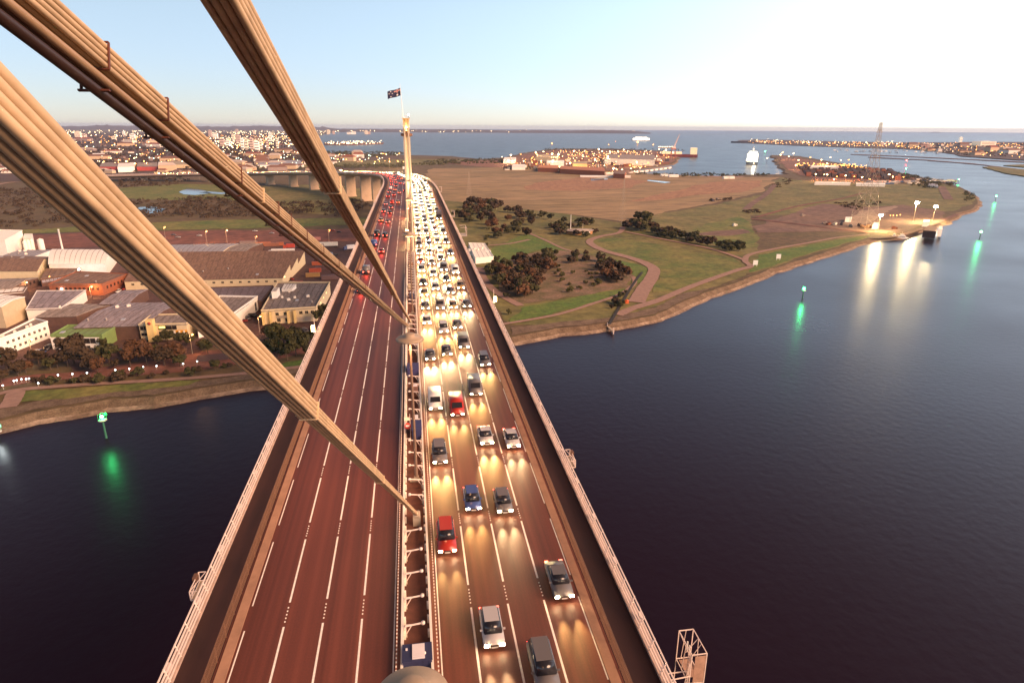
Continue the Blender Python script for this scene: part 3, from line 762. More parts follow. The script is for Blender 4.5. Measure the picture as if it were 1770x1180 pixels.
t = empty('access_cage', (22.0, 38.6, DECK - 1.0)); tag(t, 'tall metal access cage with braces standing outside the right railing, lower right corner', 'cage')
mb = MB(); X, Y, ZT, ZB = .62, 1.3, 1.0, -16
for x in (-X, X):
    for y in (-Y, Y): mb.bar((x, y, ZB), (x, y, ZT), .05)
for z in (ZT, -1.9, -5, -8, -11):
    mb.bar((-X, -Y, z), (X, -Y, z), .045); mb.bar((-X, Y, z), (X, Y, z), .045); mb.bar((-X, -Y, z), (-X, Y, z), .045); mb.bar((X, -Y, z), (X, Y, z), .045)
mb.bar((-X, Y, ZT), (X, Y, -1.9), .03); mb.bar((X, -Y, ZT), (X, Y, -1.9), .03); mb.bar((X, -Y, -1.9), (X, Y, -5), .03); mb.bar((-X, -.2, .2), (X, .3, ZT), .03)
mb.bar((-X, -.8, -.1), (X, -.3, ZT), .03); mb.bar((X, .3, ZT), (X, 0, -1.9), .03); mb.bar((-.2, Y, -1.9), (0, Y, ZT), .03); mb.bar((-X, -.2, ZT), (-X, .2, -1.9), .04)
mb.build('frame', pinkm, t)
MB().box((.15, -Y, -.5), (.95, .03, 2.6)).box((.1, .3, -2.0), (1.0, 1.8, .05)).build('panel', mat('cage panel', (.40, .25, .18), .6, .2, 2), t)
mb = MB()
for i in range(26): mb.bar((-X - .05, -Y + .1, ZT - .2 - i * .33), (-X - .05, -Y + .5, ZT - .2 - i * .33), .02)
mb.bar((-X - .05, -Y + .1, ZT), (-X - .05, -Y + .1, ZB), .025); mb.bar((-X - .05, -Y + .5, ZT), (-X - .05, -Y + .5, ZB), .025); mb.build('ladder', pinkm, t)
MB().bar((-3, -1.6, -1.0), (-.6, -1.4, -1.0), .05).bar((-3, -.9, -1.0), (-.6, -.9, -1.0), .05).bar((-1.1, -1.3, -6), (-.7, -1.3, .2), .03).bar((-1.5, -1.3, -6), (-.75, -1.3, .2), .03).build('brace', pinkm, t)
mb = MB()
for y in (-.75, -.35): mb.bar((-X, y, .6), (-X, y, 1.45), .055, 6)
mb.build('post', whitep, t)
for d, sg, lab in ((127, -1, 'bright lamp hung outside the left railing by the yellow office building'), (145, 1, 'bright lamp hung outside the right railing above the river shore')):
    t = empty('bulkhead_lamp', at(d, sg * 19.2)); tag(t, lab, 'lamp')
    MB().bar((0, 0, 0), (0, 0, 3.2), .06).bar((-sg * .9, 0, .3), (0, 0, .3), .06).box((0, 0, .1), (.5, .8, .2)).build('bracket', pinkm, t)
    MB().box((sg * .35, 0, .9), (.6, .9, 1.1)).build('lens', glow('bulkhead glow', (1, .72, .28), 9, False), t)
# ------------------------------------------------------------------ traffic
headm = glow('headlight', (1, .74, .40), 90, True); tailm = glow('taillight', (1, .05, .03), 12, True)
tyre = mat('tyre', (.02, .018, .018), .8); hub = mat('hub', (.4, .4, .4), .4, metal=.8)
PAINT = {'white': (.72, .70, .66), 'silver': (.42, .40, .40), 'black': (.02, .018, .02), 'red': (.35, .03, .02), 'blue': (.05, .08, .22), 'grey': (.13, .12, .12), 'gold': (.42, .28, .12)}
KIND = {  # body profile (y, z) from the front (-Y) to the rear, greenhouse profile
 'sedan': dict(L=4.7, W=1.80, body=[(-2.35, .35), (-2.33, .66), (-1.2, .90), (1.55, .94), (2.32, .86), (2.35, .40)], cab=[(-1.15, .88), (-.45, 1.42), (.85, 1.44), (1.65, .92)]),
 'hatchback': dict(L=4.1, W=1.74, body=[(-2.05, .35), (-2.03, .70), (-1.15, .92), (1.9, .98), (2.05, .50)], cab=[(-1.2, .90), (-.45, 1.48), (1.35, 1.50), (1.95, .95)]),
 'wagon': dict(L=4.8, W=1.85, body=[(-2.4, .38), (-2.37, .80), (-1.3, 1.02), (2.3, 1.08), (2.4, .45)], cab=[(-1.3, 1.0), (-.6, 1.68), (1.9, 1.70), (2.32, 1.05)]),
 'van': dict(L=5.2, W=1.95, body=[(-2.6, .4), (-2.58, .95), (-1.9, 1.25), (-1.25, 2.02), (2.55, 2.05), (2.6, .45)], cab=None),
 'truck': dict(L=9.5, W=2.4, body=[(-4.75, .5), (-4.74, 1.3), (-4.45, 2.6), (-2.8, 2.65), (-2.75, .5)], cab=None)}
def prof_mesh(name, prof, Wb, Wt, m, zmid=None):
    """extrudes a side profile across the width, the upper points drawn in"""
    mb = MB(); zs = [p[1] for p in prof]; lo, hi = min(zs), max(zs); vs = []
    for sx in (-1, 1):
        for y, z in prof:
            f = (z - lo) / (hi - lo); vs.append((sx * (Wb + (Wt - Wb) * f * f) / 2, y, z))
    n = len(prof)
    fs = [(i, (i + 1) % n, n + (i + 1) % n, n + i) for i in range(n)] + [tuple(range(n - 1, -1, -1)), tuple(range(n, 2 * n))]
    mb.add(vs, fs); me = mb.mesh(name, m)
    bm = bmesh.new(); bm.from_mesh(me)
    bmesh.ops.recalc_face_normals(bm, faces=bm.faces)
    bmesh.ops.bevel(bm, geom=list(bm.edges), offset=.07, segments=2, affect='EDGES', clamp_overlap=True)
    bm.to_mesh(me); bm.free(); me.polygons.foreach_set('use_smooth', [True] * len(me.polygons)); return me
_pc = {}
def parts_of(kind, paint):
    k = (kind, paint)
    if k in _pc: return _pc[k]
    K = KIND[kind]; pm = mat('paint ' + paint, PAINT[paint], .3); W = K['W']; L = K['L']; out = []
    out.append(('body', prof_mesh('body', K['body'], W, W * .96, pm), (0, 0, 0)))
    if K['cab']:
        out.append(('cabin', prof_mesh('cabin', K['cab'], W * .90, W * .72, glassd), (0, 0, 0)))
        c = K['cab']; out.append(('roof', MB().box((0, (c[1][0] + c[2][0]) / 2 + .05, c[1][1] + .015), (W * .68, (c[2][0] - c[1][0]) * .94, .05)).mesh('roof', pm), (0, 0, 0)))
    if kind == 'van':
        out.append(('windscreen', MB().add([(-.75, -1.90, 1.30), (.75, -1.90, 1.30), (.70, -1.36, 1.93), (-.70, -1.36, 1.93)], [(0, 1, 2, 3)]).mesh('windscreen', glassd), (0, -.03, .02)))
    if kind == 'truck':
        out.append(('windscreen', MB().box((0, -4.66, 2.0), (1.9, .06, .8)).mesh('windscreen', glassd), (0, 0, 0)))
        out.append(('cargo_box', MB().box((0, 1.1, 2.2), (2.45, 7.2, 2.7)).box((0, 1.1, 3.58), (2.35, 7.1, .06)).mesh('cargo_box', mat('cargo ' + paint, tuple(min(.7, c * 1.2 + .08) for c in PAINT[paint]), .5)), (0, 0, 0)))
    zh = .62 if kind != 'truck' else .85; yf = -L / 2 + .01; rb = L / 2 - .015
    hs = MB().box((0, 0, 0), (.34, .08, .17)).mesh('headlight', headm); ts = MB().box((0, 0, 0), (.32, .08, .16)).mesh('taillight', tailm)
    hs.polygons.foreach_set('use_smooth', [False] * 6)
    plate = MB().box((0, 0, 0), (.5, .03, .13)).mesh('number_plate', mat('plate', (.7, .68, .6), .5))
    out.append(('number_plate', plate, (0, -L / 2 - .005, .45)))
    if kind != 'truck': out.append(('grille', MB().box((0, 0, 0), (W * .42, .05, .14)).mesh('grille', dark), (0, -L / 2 - .003, .60)))
    mir = MB().box((0, 0, 0), (.20, .12, .13)).mesh('mirror', pm)
    for sx in (-1, 1):
        if kind != 'truck': out.append(('mirror', mir, (sx * (W * .5 + .06), -L * .17, .98)))
        out.append(('headlight', hs, (sx * W * .36, yf, zh))); out.append(('taillight', ts, (sx * W * .38, rb, zh + .15)))
    r = .33 if kind != 'truck' else .5
    wm = MB(); n = 14
    wm.bar((-.11, 0, 0), (.11, 0, 0), r, n); wm = wm.mesh('wheel', tyre)
    for sx in (-1, 1):
        for y in ((-L * .30, L * .29) if kind != 'truck' else (-3.7, 2.2, 3.4)):
            out.append(('wheel', wm, (sx * (W / 2 - .12), y, r)))
    _pc[k] = out; return out
def car(kind, paint, s, lat, facing, label, group, beam=0.0):
    x, y, z, a = path(s); p = at(s, lat, .01)
    rz = a if facing < 0 else a + math.pi
    nm = {'sedan': 'car', 'hatchback': 'car', 'wagon': 'car', 'van': 'van', 'truck': 'truck'}[kind]
    t = empty(nm, p, rz); tag(t, label, nm, group)
    far = s > 500
    for nme, me, loc in parts_of(kind, paint):
        if far and nme in ('wheel', 'roof'): continue
        if s > 150 and nme in ('number_plate', 'mirror', 'grille'): continue
        if nme == 'headlight' and facing > 0 and s > 200: continue
        inst(nme, me, t, loc)
    if beam:
        L = KIND[kind]['L']; W = KIND[kind]['W']; bc = rnd.choice([(1, .56, .18), (1, .50, .14), (1, .66, .32)]); beam *= rnd.uniform(.55, 1.35)
        if s < 420:      # one narrow beam per headlight
            for sx in (-1, 1): area_light((sx * W * .36, -L / 2 - .12, .66), (sx * W * .36, -L / 2 - 10, -.15), beam, bc, .06, 'beam', t, 30, 1)
        else: area_light((0, -L / 2 - .25, .70), (0, -L / 2 - 20, -.10), beam, (1, .56, .20), .10, 'beam', t, 120, 1)
    return t
rnd = random.Random(21)
KW = ['sedan'] * 4 + ['hatchback'] * 3 + ['wagon'] * 3 + ['van'] * 2
CW = ['white', 'silver', 'silver', 'black', 'black', 'grey', 'grey', 'grey', 'red', 'blue', 'gold']
def where(s):
    if s < 67: return 'near the nearest stay anchor'
    if s < 138: return 'before the far stay anchors'
    if s < 209: return 'just beyond the far stay anchors'
    if s < 336: return 'before the flag tower'
    if s < 640: return 'behind the flag tower'
    return 'on the curving viaduct'
lanes = [(3.05, 'inner lane'), (6.25, 'second lane'), (9.45, 'third lane'), (12.6, 'outer lane')]
for li, (lat, lname) in enumerate(lanes):
    s = 30 + rnd.random() * 9 + li * 3
    while s < 1500:
        kind = rnd.choice(KW); paint = rnd.choice(CW)
        if li == 3 and rnd.random() < .10: kind = 'truck'
        gap = (rnd.uniform(6.5, 14) if li < 3 else rnd.uniform(11, 24))
        gap *= 1.6 if s < 110 else (1.0 if s < 640 else 1.45)
        if kind == 'truck': gap += 4
        if kind == 'truck': s += 3
        lab = '%s %s facing the camera, %s, %s' % (paint, 'car' if kind == 'sedan' else kind, lname, where(s))
        car(kind, paint, s, lat + rnd.uniform(-.2, .2), -1, lab, lab, beam=(2300 if s < 420 else (5000 if s < 640 else 55000)))
        s += KIND[kind]['L'] + gap
LL = [(-3.1, 'inner lane'), (-6.2, 'second lane'), (-9.3, 'third lane'), (-12.4, 'outer lane')]
for li, (lat, lname) in enumerate(LL):
    s = [420, 340, 200, 150][li] + rnd.random() * 20
    while s < 900:
        kind = rnd.choice(KW); paint = rnd.choice(CW)
        lab = '%s %s driving away, %s, %s' % (paint, 'car' if kind == 'sedan' else kind, lname, where(s))
        t = car(kind, paint, s, lat, 1, lab, lab)
        if s < 330: area_light((0, KIND[kind]['L'] / 2 + .5, .8), (0, KIND[kind]['L'] / 2 + 5, -.5), 160, (1, .05, .04), .2, 'lamp', t, 110, 1)
        s += rnd.uniform(18, 44) if li > 1 else rnd.uniform(50, 90)

# ------------------------------------------------------------------ trees and scrub
def leafy(name, seed, R0, H, m, n=900, leaf=.45, squash=.75, base=1.2, clumps=16):
    """crown of many small leaf faces gathered into uneven clumps"""
    q = random.Random(seed); cl = []
    for i in range(clumps):
        t = q.uniform(0, 6.283); u = q.uniform(-.6, 1) ; rr = R0 * (q.random() ** .5) * .78
        cl.append((rr * math.cos(t), rr * math.sin(t), base + (H - base) * (.5 + .42 * u * (1 - .5 * rr / R0)), R0 * q.uniform(.24, .46)))
    mb = MB()
    for i in range(n):
        cx, cy, cz, cr = q.choice(cl)
        v = Vector((q.gauss(0, 1), q.gauss(0, 1), q.gauss(0, 1))).normalized() * cr * q.uniform(.55, 1.05)
        p = Vector((cx + v.x, cy + v.y, max(.15, cz + v.z * squash)))
        nrm = (v.normalized() + Vector((q.uniform(-.7, .7), q.uniform(-.7, .7), q.uniform(-.2, .9)))).normalized()
        a = nrm.orthogonal().normalized(); b = nrm.cross(a); l = leaf * q.uniform(.6, 1.5)
        mb.add([p - a * l - b * l * .5, p + a * l * .3 - b * l, p + a * l + b * l * .4, p - a * l * .2 + b * l], [(0, 1, 2, 3)])
    return mb.mesh(name, m)
def woody(name, H, r, m, seed):
    q = random.Random(seed); mb = MB()
    mb.bar((0, 0, -.3), (.1, 0, H * .55), r, 7, r * .6, True)
    for i in range(6):
        t = q.uniform(0, 6.28); h = H * q.uniform(.25, .55); l = H * q.uniform(.25, .4)
        mb.bar((.05, 0, h), (math.cos(t) * l, math.sin(t) * l, h + l * .8), r * .45, 5, r * .12, True)
    return mb.mesh(name, m)
bark = mat('bark', (.10, .065, .045), .9, .2, 2)
def fol(name, a, b): return mat(name, a, .9, c2=b, scale=.9, detail=6)
FO = [fol('dark green foliage', (.034, .034, .010), (.080, .072, .020)), fol('rusty foliage', (.075, .034, .014), (.135, .060, .024)), fol('olive foliage', (.058, .056, .014), (.120, .105, .028)), fol('dark brown foliage', (.036, .022, .011), (.078, .046, .020))]
FN = ['dark green', 'rust brown', 'olive green', 'dark brown']
PROTO = {}
def plant(name, cat, kind, fo, x, y, sc_, label, group, v=0):
    key = (kind, fo, v)
    if key not in PROTO:
        if kind == 'tree': PROTO[key] = (leafy('crown', 50 + fo * 7 + v, 3.4, 7.5, FO[fo], 2200, .30, .8, 1.6, 24), woody('trunk', 7, .22, bark, v))
        elif kind == 'bush': PROTO[key] = (leafy('crown', 90 + fo * 7 + v, 2.1, 3.4, FO[fo], 700, .26, .8, .3, 12), woody('trunk', 2.6, .1, bark, v))
        else: PROTO[key] = (leafy('crown', 130 + fo * 7 + v, 4.0, 5.5, FO[fo], 420, .6, .8, .5, 12), woody('trunk', 4, .2, bark, v))
    cr, tr = PROTO[key]
    sc_ *= .80 if kind == 'tree' else 1.22
    t = empty(name, (x, y, 2.5), rnd.uniform(0, 6.28)); tag(t, label, cat, group)
    inst('crown', cr, t, sc_=(sc_ * rnd.uniform(.85, 1.15), sc_ * rnd.uniform(.85, 1.15), sc_ * rnd.uniform(.8, 1.15)))
    inst('trunk', tr, t, sc_=(sc_, sc_, sc_))
    return t
# river-front trees in front of the factories: (px, py of the foot, size, foliage)
front = [(12, 642, 1.25, 3), (32, 650, 1.0, 3), (46, 645, .8, 1), (68, 632, 1.2, 3), (88, 640, .7, 0), (100, 636, .9, 3), (118, 634, 1.3, 3), (128, 628, 1.7, 3), (145, 636, 1.5, 3), (158, 640, 1.1, 3),
         (190, 630, 1.25, 0), (200, 638, .6, 3), (226, 634, 1.1, 1), (240, 624, 1.5, 1), (255, 632, 1.3, 1), (270, 622, 1.0, 2), (285, 632, 1.4, 3), (300, 628, 1.4, 1), (312, 634, .8, 0), (170, 645, .9, 1),
         (3, 662, .9, 3), (372, 640, .7, 0), (470, 590, 1.2, 1), (480, 598, 1.3, 2), (492, 600, 1.3, 2), (505, 592, 1.2, 0), (466, 612, 1.0, 0), (480, 618, 1.1, 0), (497, 622, 1.1, 0), (512, 615, 1.2, 0), (526, 606, 1.0, 0), (535, 618, .9, 0),
         (275, 596, .7, 0), (290, 592, .8, 0), (315, 600, .9, 0), (330, 598, .8, 0), (180, 602, .6, 0), (350, 605, .8, 3), (360, 612, .9, 0), (540, 590, .9, 0), (556, 560, 1.0, 0), (562, 548, .9, 0)]
for i, (a, b, s_, f) in enumerate(front):
    p = P(a, b)
    zone = 'in front of the green office' if 80 < a < 210 else ('by the white office, far left' if a <= 80 else ('in front of the cream pillared building' if a < 345 else 'below the grey roofed office by the bridge'))
    lab = '%s %s river bank tree %s' % ('tall' if s_ > 1.15 else ('small' if s_ < .85 else 'medium'), FN[f], zone)
    plant('tree', 'tree', 'tree', f, p.x, p.y, s_ * 1.25, lab, lab, i % 3)
def inside(px, py, poly):
    c = False; j = len(poly) - 1
    for i in range(len(poly)):
        (x1, y1), (x2, y2) = poly[i], poly[j]
        if (y1 > py) != (y2 > py) and px < (x2 - x1) * (py - y1) / (y2 - y1) + x1: c = not c
        j = i
    return c
def scatter(poly, n, fn, seed):
    q = random.Random(seed); W = [P(a, b) for a, b in poly]; pl = [(p.x, p.y) for p in W]
    x0, x1 = min(p[0] for p in pl), max(p[0] for p in pl); y0, y1 = min(p[1] for p in pl), max(p[1] for p in pl)
    k = 0; tries = 0
    while k < n and tries < n * 60:
        tries += 1; x, y = q.uniform(x0, x1), q.uniform(y0, y1)
        if inside(x, y, pl): fn(x, y, q); k += 1
def bushes(poly, n, fos, smin, smax, where_, seed, kind='bush'):
    def f(x, y, q):
        fo = q.choice(fos); s_ = q.uniform(smin, smax)
        lab = '%s %s shrub %s' % ('large' if s_ > (smin + smax) / 2 else 'small', FN[fo], where_)
        plant('shrub', 'shrub', kind, fo, x, y, s_, lab, lab, q.randrange(3))
    scatter(poly, n, f, seed)
bushes([(845, 470), (870, 458), (920, 444), (958, 440), (950, 470), (925, 510), (910, 520), (870, 512)], 62, [1, 1, 3, 3, 0], 1.1, 2.0, 'in the thicket on the left of the park mound', 1)
bushes([(935, 442), (1000, 438), (1040, 448), (990, 455), (950, 470)], 14, [0, 2, 3], .8, 1.5, 'along the top of the park mound', 2)
bushes([(1030, 450), (1068, 462), (1090, 480), (1080, 492), (1050, 490), (1035, 470)], 24, [3, 0, 3, 1], 1.1, 1.8, 'on the right shoulder of the park mound', 3)
bushes([(960, 470), (1030, 468), (1040, 500), (960, 512)], 18, [0, 2, 2], .5, 1.1, 'on the sandy slope of the park mound', 4)
bushes([(1055, 535), (1065, 515), (1085, 505), (1080, 520), (1068, 540)], 10, [3, 0], .5, .9, 'along the drain that runs to the shore', 5)
bushes([(785, 350), (850, 352), (905, 372), (925, 392), (912, 408), (860, 415), (810, 402), (790, 380)], 46, [3, 1, 0, 3], 1.4, 2.6, 'in the thicket beside the bridge, beyond the white park building', 6)
bushes([(950, 396), (965, 385), (1000, 382), (1035, 390), (1038, 402), (1010, 412), (985, 412), (960, 405)], 20, [0, 0, 3], 1.3, 2.0, 'ringed round the oval pavilion', 7)
bushes([(1080, 398), (1086, 380), (1125, 378), (1135, 398), (1105, 402)], 16, [2, 0, 3], 1.8, 2.8, 'in the tall clump where the park paths meet', 8)
bushes([(1120, 400), (1160, 405), (1220, 418), (1280, 432), (1275, 438), (1210, 426), (1150, 412)], 34, [0, 3, 3, 2], 1.3, 2.2, 'in the long hedge beside the park path', 9)
bushes([(835, 400), (850, 395), (905, 520), (880, 545), (868, 530), (850, 490)], 14, [2, 0], .6, 1.2, 'beside the bridge above the river shore', 10)
bushes([(905, 372), (960, 378), (950, 384), (915, 380)], 6, [0], 1.2, 2.0, 'standing alone on the grass by the dry field', 11)
bushes([(20, 660), (150, 655), (300, 642), (400, 634), (400, 645), (250, 657), (100, 670)], 26, [3, 0, 3], .5, 1.0, 'low beside the lit riverside path', 12)
# far-off woods that read as one mass
def woods(name, polys, m, label, leaf, R0, H, per=26, cat='woodland'):
    mb = MB()
    for poly, n, seed in polys:
        def f(x, y, q):
            d = math.hypot(x, y); k = max(1, d / 900)
            r0 = R0 * q.uniform(.6, 1.3); hh = H * q.uniform(.5, 1.2)
            for i in range(per):
                v = Vector((q.gauss(0, 1), q.gauss(0, 1), abs(q.gauss(0, .8)))).normalized()
                p = Vector((x + v.x * r0, y + v.y * r0, 2.5 + hh * (.25 + .75 * v.z * q.uniform(.5, 1))))
                nn = (v + Vector((q.uniform(-.6, .6), q.uniform(-.6, .6), .3))).normalized(); a = nn.orthogonal().normalized(); b = nn.cross(a); l = leaf * q.uniform(.6, 1.4)
                mb.add([p - a * l, p - b * l * .8, p + a * l, p + b * l * .8], [(0, 1, 2, 3)])
        scatter(poly, n, f, seed)
    tag(mb.build(name, m), label, cat, kind='stuff')
woods('woodland', [([(-60, 330), (60, 325), (180, 328), (200, 345), (330, 345), (330, 372), (240, 378), (60, 392), (-80, 398)], 620, 1), ([(200, 312), (280, 306), (330, 312), (290, 322), (210, 324)], 120, 2),
      ([(330, 338), (460, 352), (540, 350), (545, 368), (470, 374), (330, 378), (300, 372)], 320, 3), ([(545, 350), (620, 345), (640, 355), (600, 378), (560, 372)], 90, 4)], FO[3], 'dark wetland scrub between the ponds and the freeway on the left', .8, 3.2, 4.5)
woods('woodland', [([(690, 283), (760, 277), (870, 276), (880, 283), (800, 284), (740, 287)], 130, 5), ([(560, 280), (700, 268), (700, 264), (560, 262)], 260, 6), ([(400, 296), (700, 290), (700, 284), (400, 290)], 150, 16)], FO[0], 'dark tree belt along the bay shore behind the flag tower', 1.6, 5, 7, 20)
woods('woodland', [([(880, 292), (1085, 300), (1150, 306), (1340, 305), (1340, 302), (1100, 300), (960, 290), (880, 289)], 150, 7), ([(940, 262), (1180, 262), (1180, 258), (940, 257)], 130, 8)], FO[0], 'dark scrub fringe around the port peninsula', 1.4, 4, 5, 16)
woods('woodland', [([(1440, 288), (1500, 290), (1560, 300), (1600, 308), (1655, 321), (1640, 324), (1580, 313), (1500, 302)], 260, 9), ([(1575, 320), (1600, 312), (1625, 318), (1620, 326), (1590, 326)], 50, 10), ([(1665, 330), (1680, 335), (1685, 345), (1670, 350)], 16, 11)], FO[0], 'dark trees lining the outer shore of the point on the right', .9, 3.2, 5.5, 22)
woods('woodland', [([(1330, 322), (1360, 308), (1380, 312), (1345, 325)], 26, 12), ([(1440, 352), (1500, 346), (1530, 352), (1480, 364)], 40, 13), ([(1225, 345), (1265, 342), (1262, 346), (1228, 348)], 22, 17), ([(1285, 366), (1310, 362), (1312, 368), (1290, 370)], 14, 18)], FO[3], 'low dark scrub patches on the grass of the point', .8, 2.6, 2.4, 22)
woods('woodland', [([(-80, 305), (120, 300), (440, 296), (560, 285), (560, 268), (500, 258), (300, 255), (-80, 258)], 1500, 14)], FO[3], 'dark suburban tree cover between the far houses', 2.2, 7, 9, 12)
woods('woodland', [([(-80, 258), (500, 258), (545, 250), (520, 240), (540, 232), (-80, 230)], 1400, 15)], farm, 'hazy far tree cover around the distant towers', 5, 16, 14, 9)
woods('woodland', [([(1550, 258), (1625, 262), (1665, 270), (1800, 279), (1900, 280), (1850, 250), (1560, 249)], 420, 19)], FO[3], 'tree cover of the far western shore town', 2.6, 9, 10, 11)
# ------------------------------------------------------------------ buildings on the left bank
def bil(Q, u, v):
    return (Q[0] * (1 - u) + Q[1] * u) * (1 - v) + (Q[3] * (1 - u) + Q[2] * u) * v
def shed(name, label, cat, px, h, rm, wm_, prof='flat', rise=2.0, teeth=3, win=None, rwin=None, units=0, par=0.0, g=2.5, parts=None, dome=False):
    """px: roof corners at eave height (front-left, front-right, back-right, back-left)"""
    Q = [P(a, b, g + h) for a, b in px]
    base = (Q[0] + Q[1] + Q[2] + Q[3]) / 4; base.z = g
    root = empty(name, base); tag(root, label, cat)
    Q = [q - base for q in Q]
    for q in Q: q.z = 0
    if (Q[1] - Q[0]).xy.cross((Q[3] - Q[0]).xy) < 0: pass
    def hf(u, v):
        if prof == 'gable': return h + rise * (1 - abs(2 * v - 1))
        if prof == 'gableu': return h + rise * (1 - abs(2 * u - 1))
        if prof == 'saw': return h + rise * ((v * teeth) % 1.0)
        if prof == 'vault': return h + rise * math.sin(math.pi * v) ** .7
        if prof == 'shed': return h + rise * v
        return h
    V = [0, 1]
    if prof == 'gable': V = [0, .5, 1]
    if prof == 'vault': V = [i / 12 for i in range(13)]
    if prof == 'saw': V = [x for i in range(teeth) for x in (i / teeth, (i + 1) / teeth - 1e-4)]
    U = [0, .5, 1] if prof == 'gableu' else [0, 1]
    mb = MB(); wl = MB(); nu, nv = len(U), len(V)
    ov = .35
    top = []
    for v in V:
        for u in U:
            p = bil(Q, u, v); p.z = hf(u, v); top.append(p)
    fs = [(j * nu + i, j * nu + i + 1, (j + 1) * nu + i + 1, (j + 1) * nu + i) for j in range(nv - 1) for i in range(nu - 1)]
    und = [p - Vector((0, 0, .25)) for p in top]
    roof_m = MB().add([p + (p.xy.normalized().to_3d() * ov) + Vector((0, 0, .05)) for p in top], fs)
    roof_m.add([p + (p.xy.normalized().to_3d() * ov) - Vector((0, 0, .25)) for p in top], fs)
    # fascia around the roof edge
    ring = [i for i in range(nu)] + [j * nu + nu - 1 for j in range(1, nv)] + [(nv - 1) * nu + i for i in range(nu - 2, -1, -1)] + [j * nu for j in range(nv - 2, 0, -1)]
    n = len(ring); a = [top[i] + (top[i].xy.normalized().to_3d() * ov) + Vector((0, 0, .05)) for i in ring]; b = [p - Vector((0, 0, .3)) for p in a]
    roof_m.add(a + b, [(i, (i + 1) % n, n + (i + 1) % n, n + i) for i in range(n)])
    roof = roof_m.build('roof', rm, root)
    a = [top[i] for i in ring]; b = [Vector((p.x, p.y, -.5)) for p in a]
    wl.add(a + b, [(i, (i + 1) % n, n + (i + 1) % n, n + i) for i in range(n)])
    wall = wl.build('wall', wm_, root)
    if par:
        pb = MB(); C4 = [Q[0], Q[1], Q[2], Q[3]]
        for i in range(4):
            p, q = C4[i], C4[(i + 1) % 4]; c = (p + q) / 2; d = q - p
            pb.box((c.x, c.y, h + par / 2), (d.length + .5, .3, par + .3), math.atan2(d.y, d.x))
        pb.build('parapet', wm_, root)
    # ribs or sheets on the roof
    def seams(k, m):
        sb = MB()
        for i in range(1, k):
            u = i / k
            for j in range(nv - 1):
                if prof == 'saw' and j % 2: continue
                p, q = bil(Q, u, V[j]), bil(Q, u, V[j + 1]); p.z = hf(u, V[j]) + .09; q.z = hf(u, V[j + 1]) + .09
                sb.bar(p, q, .09, 4)
        tag(sb.build('roof_rib', m, root), kind='stuff')
    if prof != 'gableu' and (P(px[0][0], px[0][1]) - CAMP).length < 700: seams(max(4, int((Q[1] - Q[0]).length / 3.2)), mat('roof rib grey', (.11, .08, .07), .8))
    qq = random.Random(int(px[0][0]) + 3); Lr = (Q[1] - Q[0]).length
    if Lr > 22 and (P(px[0][0], px[0][1]) - CAMP).length < 700 and prof in ('flat', 'gable', 'saw'):
        for i in range(int(Lr / 9)):
            u = qq.uniform(.05, .95); v = qq.choice([.2, .3, .7, .8]) if prof != 'saw' else qq.uniform(.05, .25); p = bil(Q, u, v)
            if qq.random() < .5: MB().lathe([(.45, -.3), (.45, .7), (.6, .75), (.25, 1.1), (0, 1.1)], (p.x, p.y, hf(u, v)), 10).build('roof_vent', mat('vent grey', (.45, .40, .36), .5), root)
            else: MB().box((p.x, p.y, hf(u, v) + .15), (1.6, 2.6, .5), .05).build('skylight', mat('skylight', (.42, .42, .44), .3), root)
    def windows(A, B, spec):
        for (z, hh, ww, k, u0, u1, m) in spec:
            d = (B - A); L = d.length; dn = d.normalized(); nr = Vector((dn.y, -dn.x, 0)); a_ = math.atan2(d.y, d.x)
            if nr.dot((A + B) / 2) < 0: nr = -nr
            for i in range(k):
                u = u0 + (u1 - u0) * (i + .5) / k
                c = A + d * u + nr * .03
                wo = MB().box((c.x, c.y, z), (ww, .10, hh), a_).build('window', m, root)
                c = A + d * u + nr * .07
                MB().box((c.x, c.y, z - hh / 2 - .08), (ww + .2, .14, .12), a_).box((c.x, c.y, z), (.06, .08, hh), a_).build('frame', wm_, wo)
    if win: windows(Q[0], Q[1], win)
    if rwin: windows(Q[1], Q[2], rwin)
    q = random.Random(len(label) + h)
    for i in range(units):
        u, v = q.uniform(.15, .85), q.uniform(.2, .8); p = bil(Q, u, v); sx = q.uniform(.9, 1.8)
        MB().box((p.x, p.y, hf(u, v) + .6), (sx, sx * .8, 1.1), .3).lathe([(.4, 1.15), (.4, 1.35), (0, 1.35)], (p.x, p.y, hf(u, v)), 10).build('roof_unit', whitep, root)
    return root, Q, hf
wn = mat('window dark', (.03, .025, .025), .2); wl_ = glow('lit window', (1, .72, .28), 2.2); wy = glow('lit yellow window', (1, .62, .2), 1.2)
r_br = mat('brown sheet roof', (.25, .155, .105), .8, scale=.12, c2=(.20, .12, .085), stretch=(1, .25, 1)); r_pu = mat('purple grey roof', (.33, .28, .30), .75, scale=.1, c2=(.25, .21, .22), stretch=(1, .3, 1)); r_gr = mat('grey roof', (.32, .265, .235), .8, scale=.12, c2=(.25, .20, .17), stretch=(1, .3, 1))
r_bl = mat('pale blue roof', (.34, .33, .36), .6, .08, .3); r_dk = mat('dark purple roof', (.22, .17, .18), .8, scale=.12, c2=(.16, .12, .12)); r_tan = mat('tan roof', (.40, .32, .21), .7, .1, .3)
w_cr = mat('cream wall', (.72, .60, .38), .8, .06, .5); w_wh = mat('white wall', (.90, .87, .80), .7, .05, .5); w_br = mat('brick wall', (.33, .105, .05), .9, .2, 1.2)
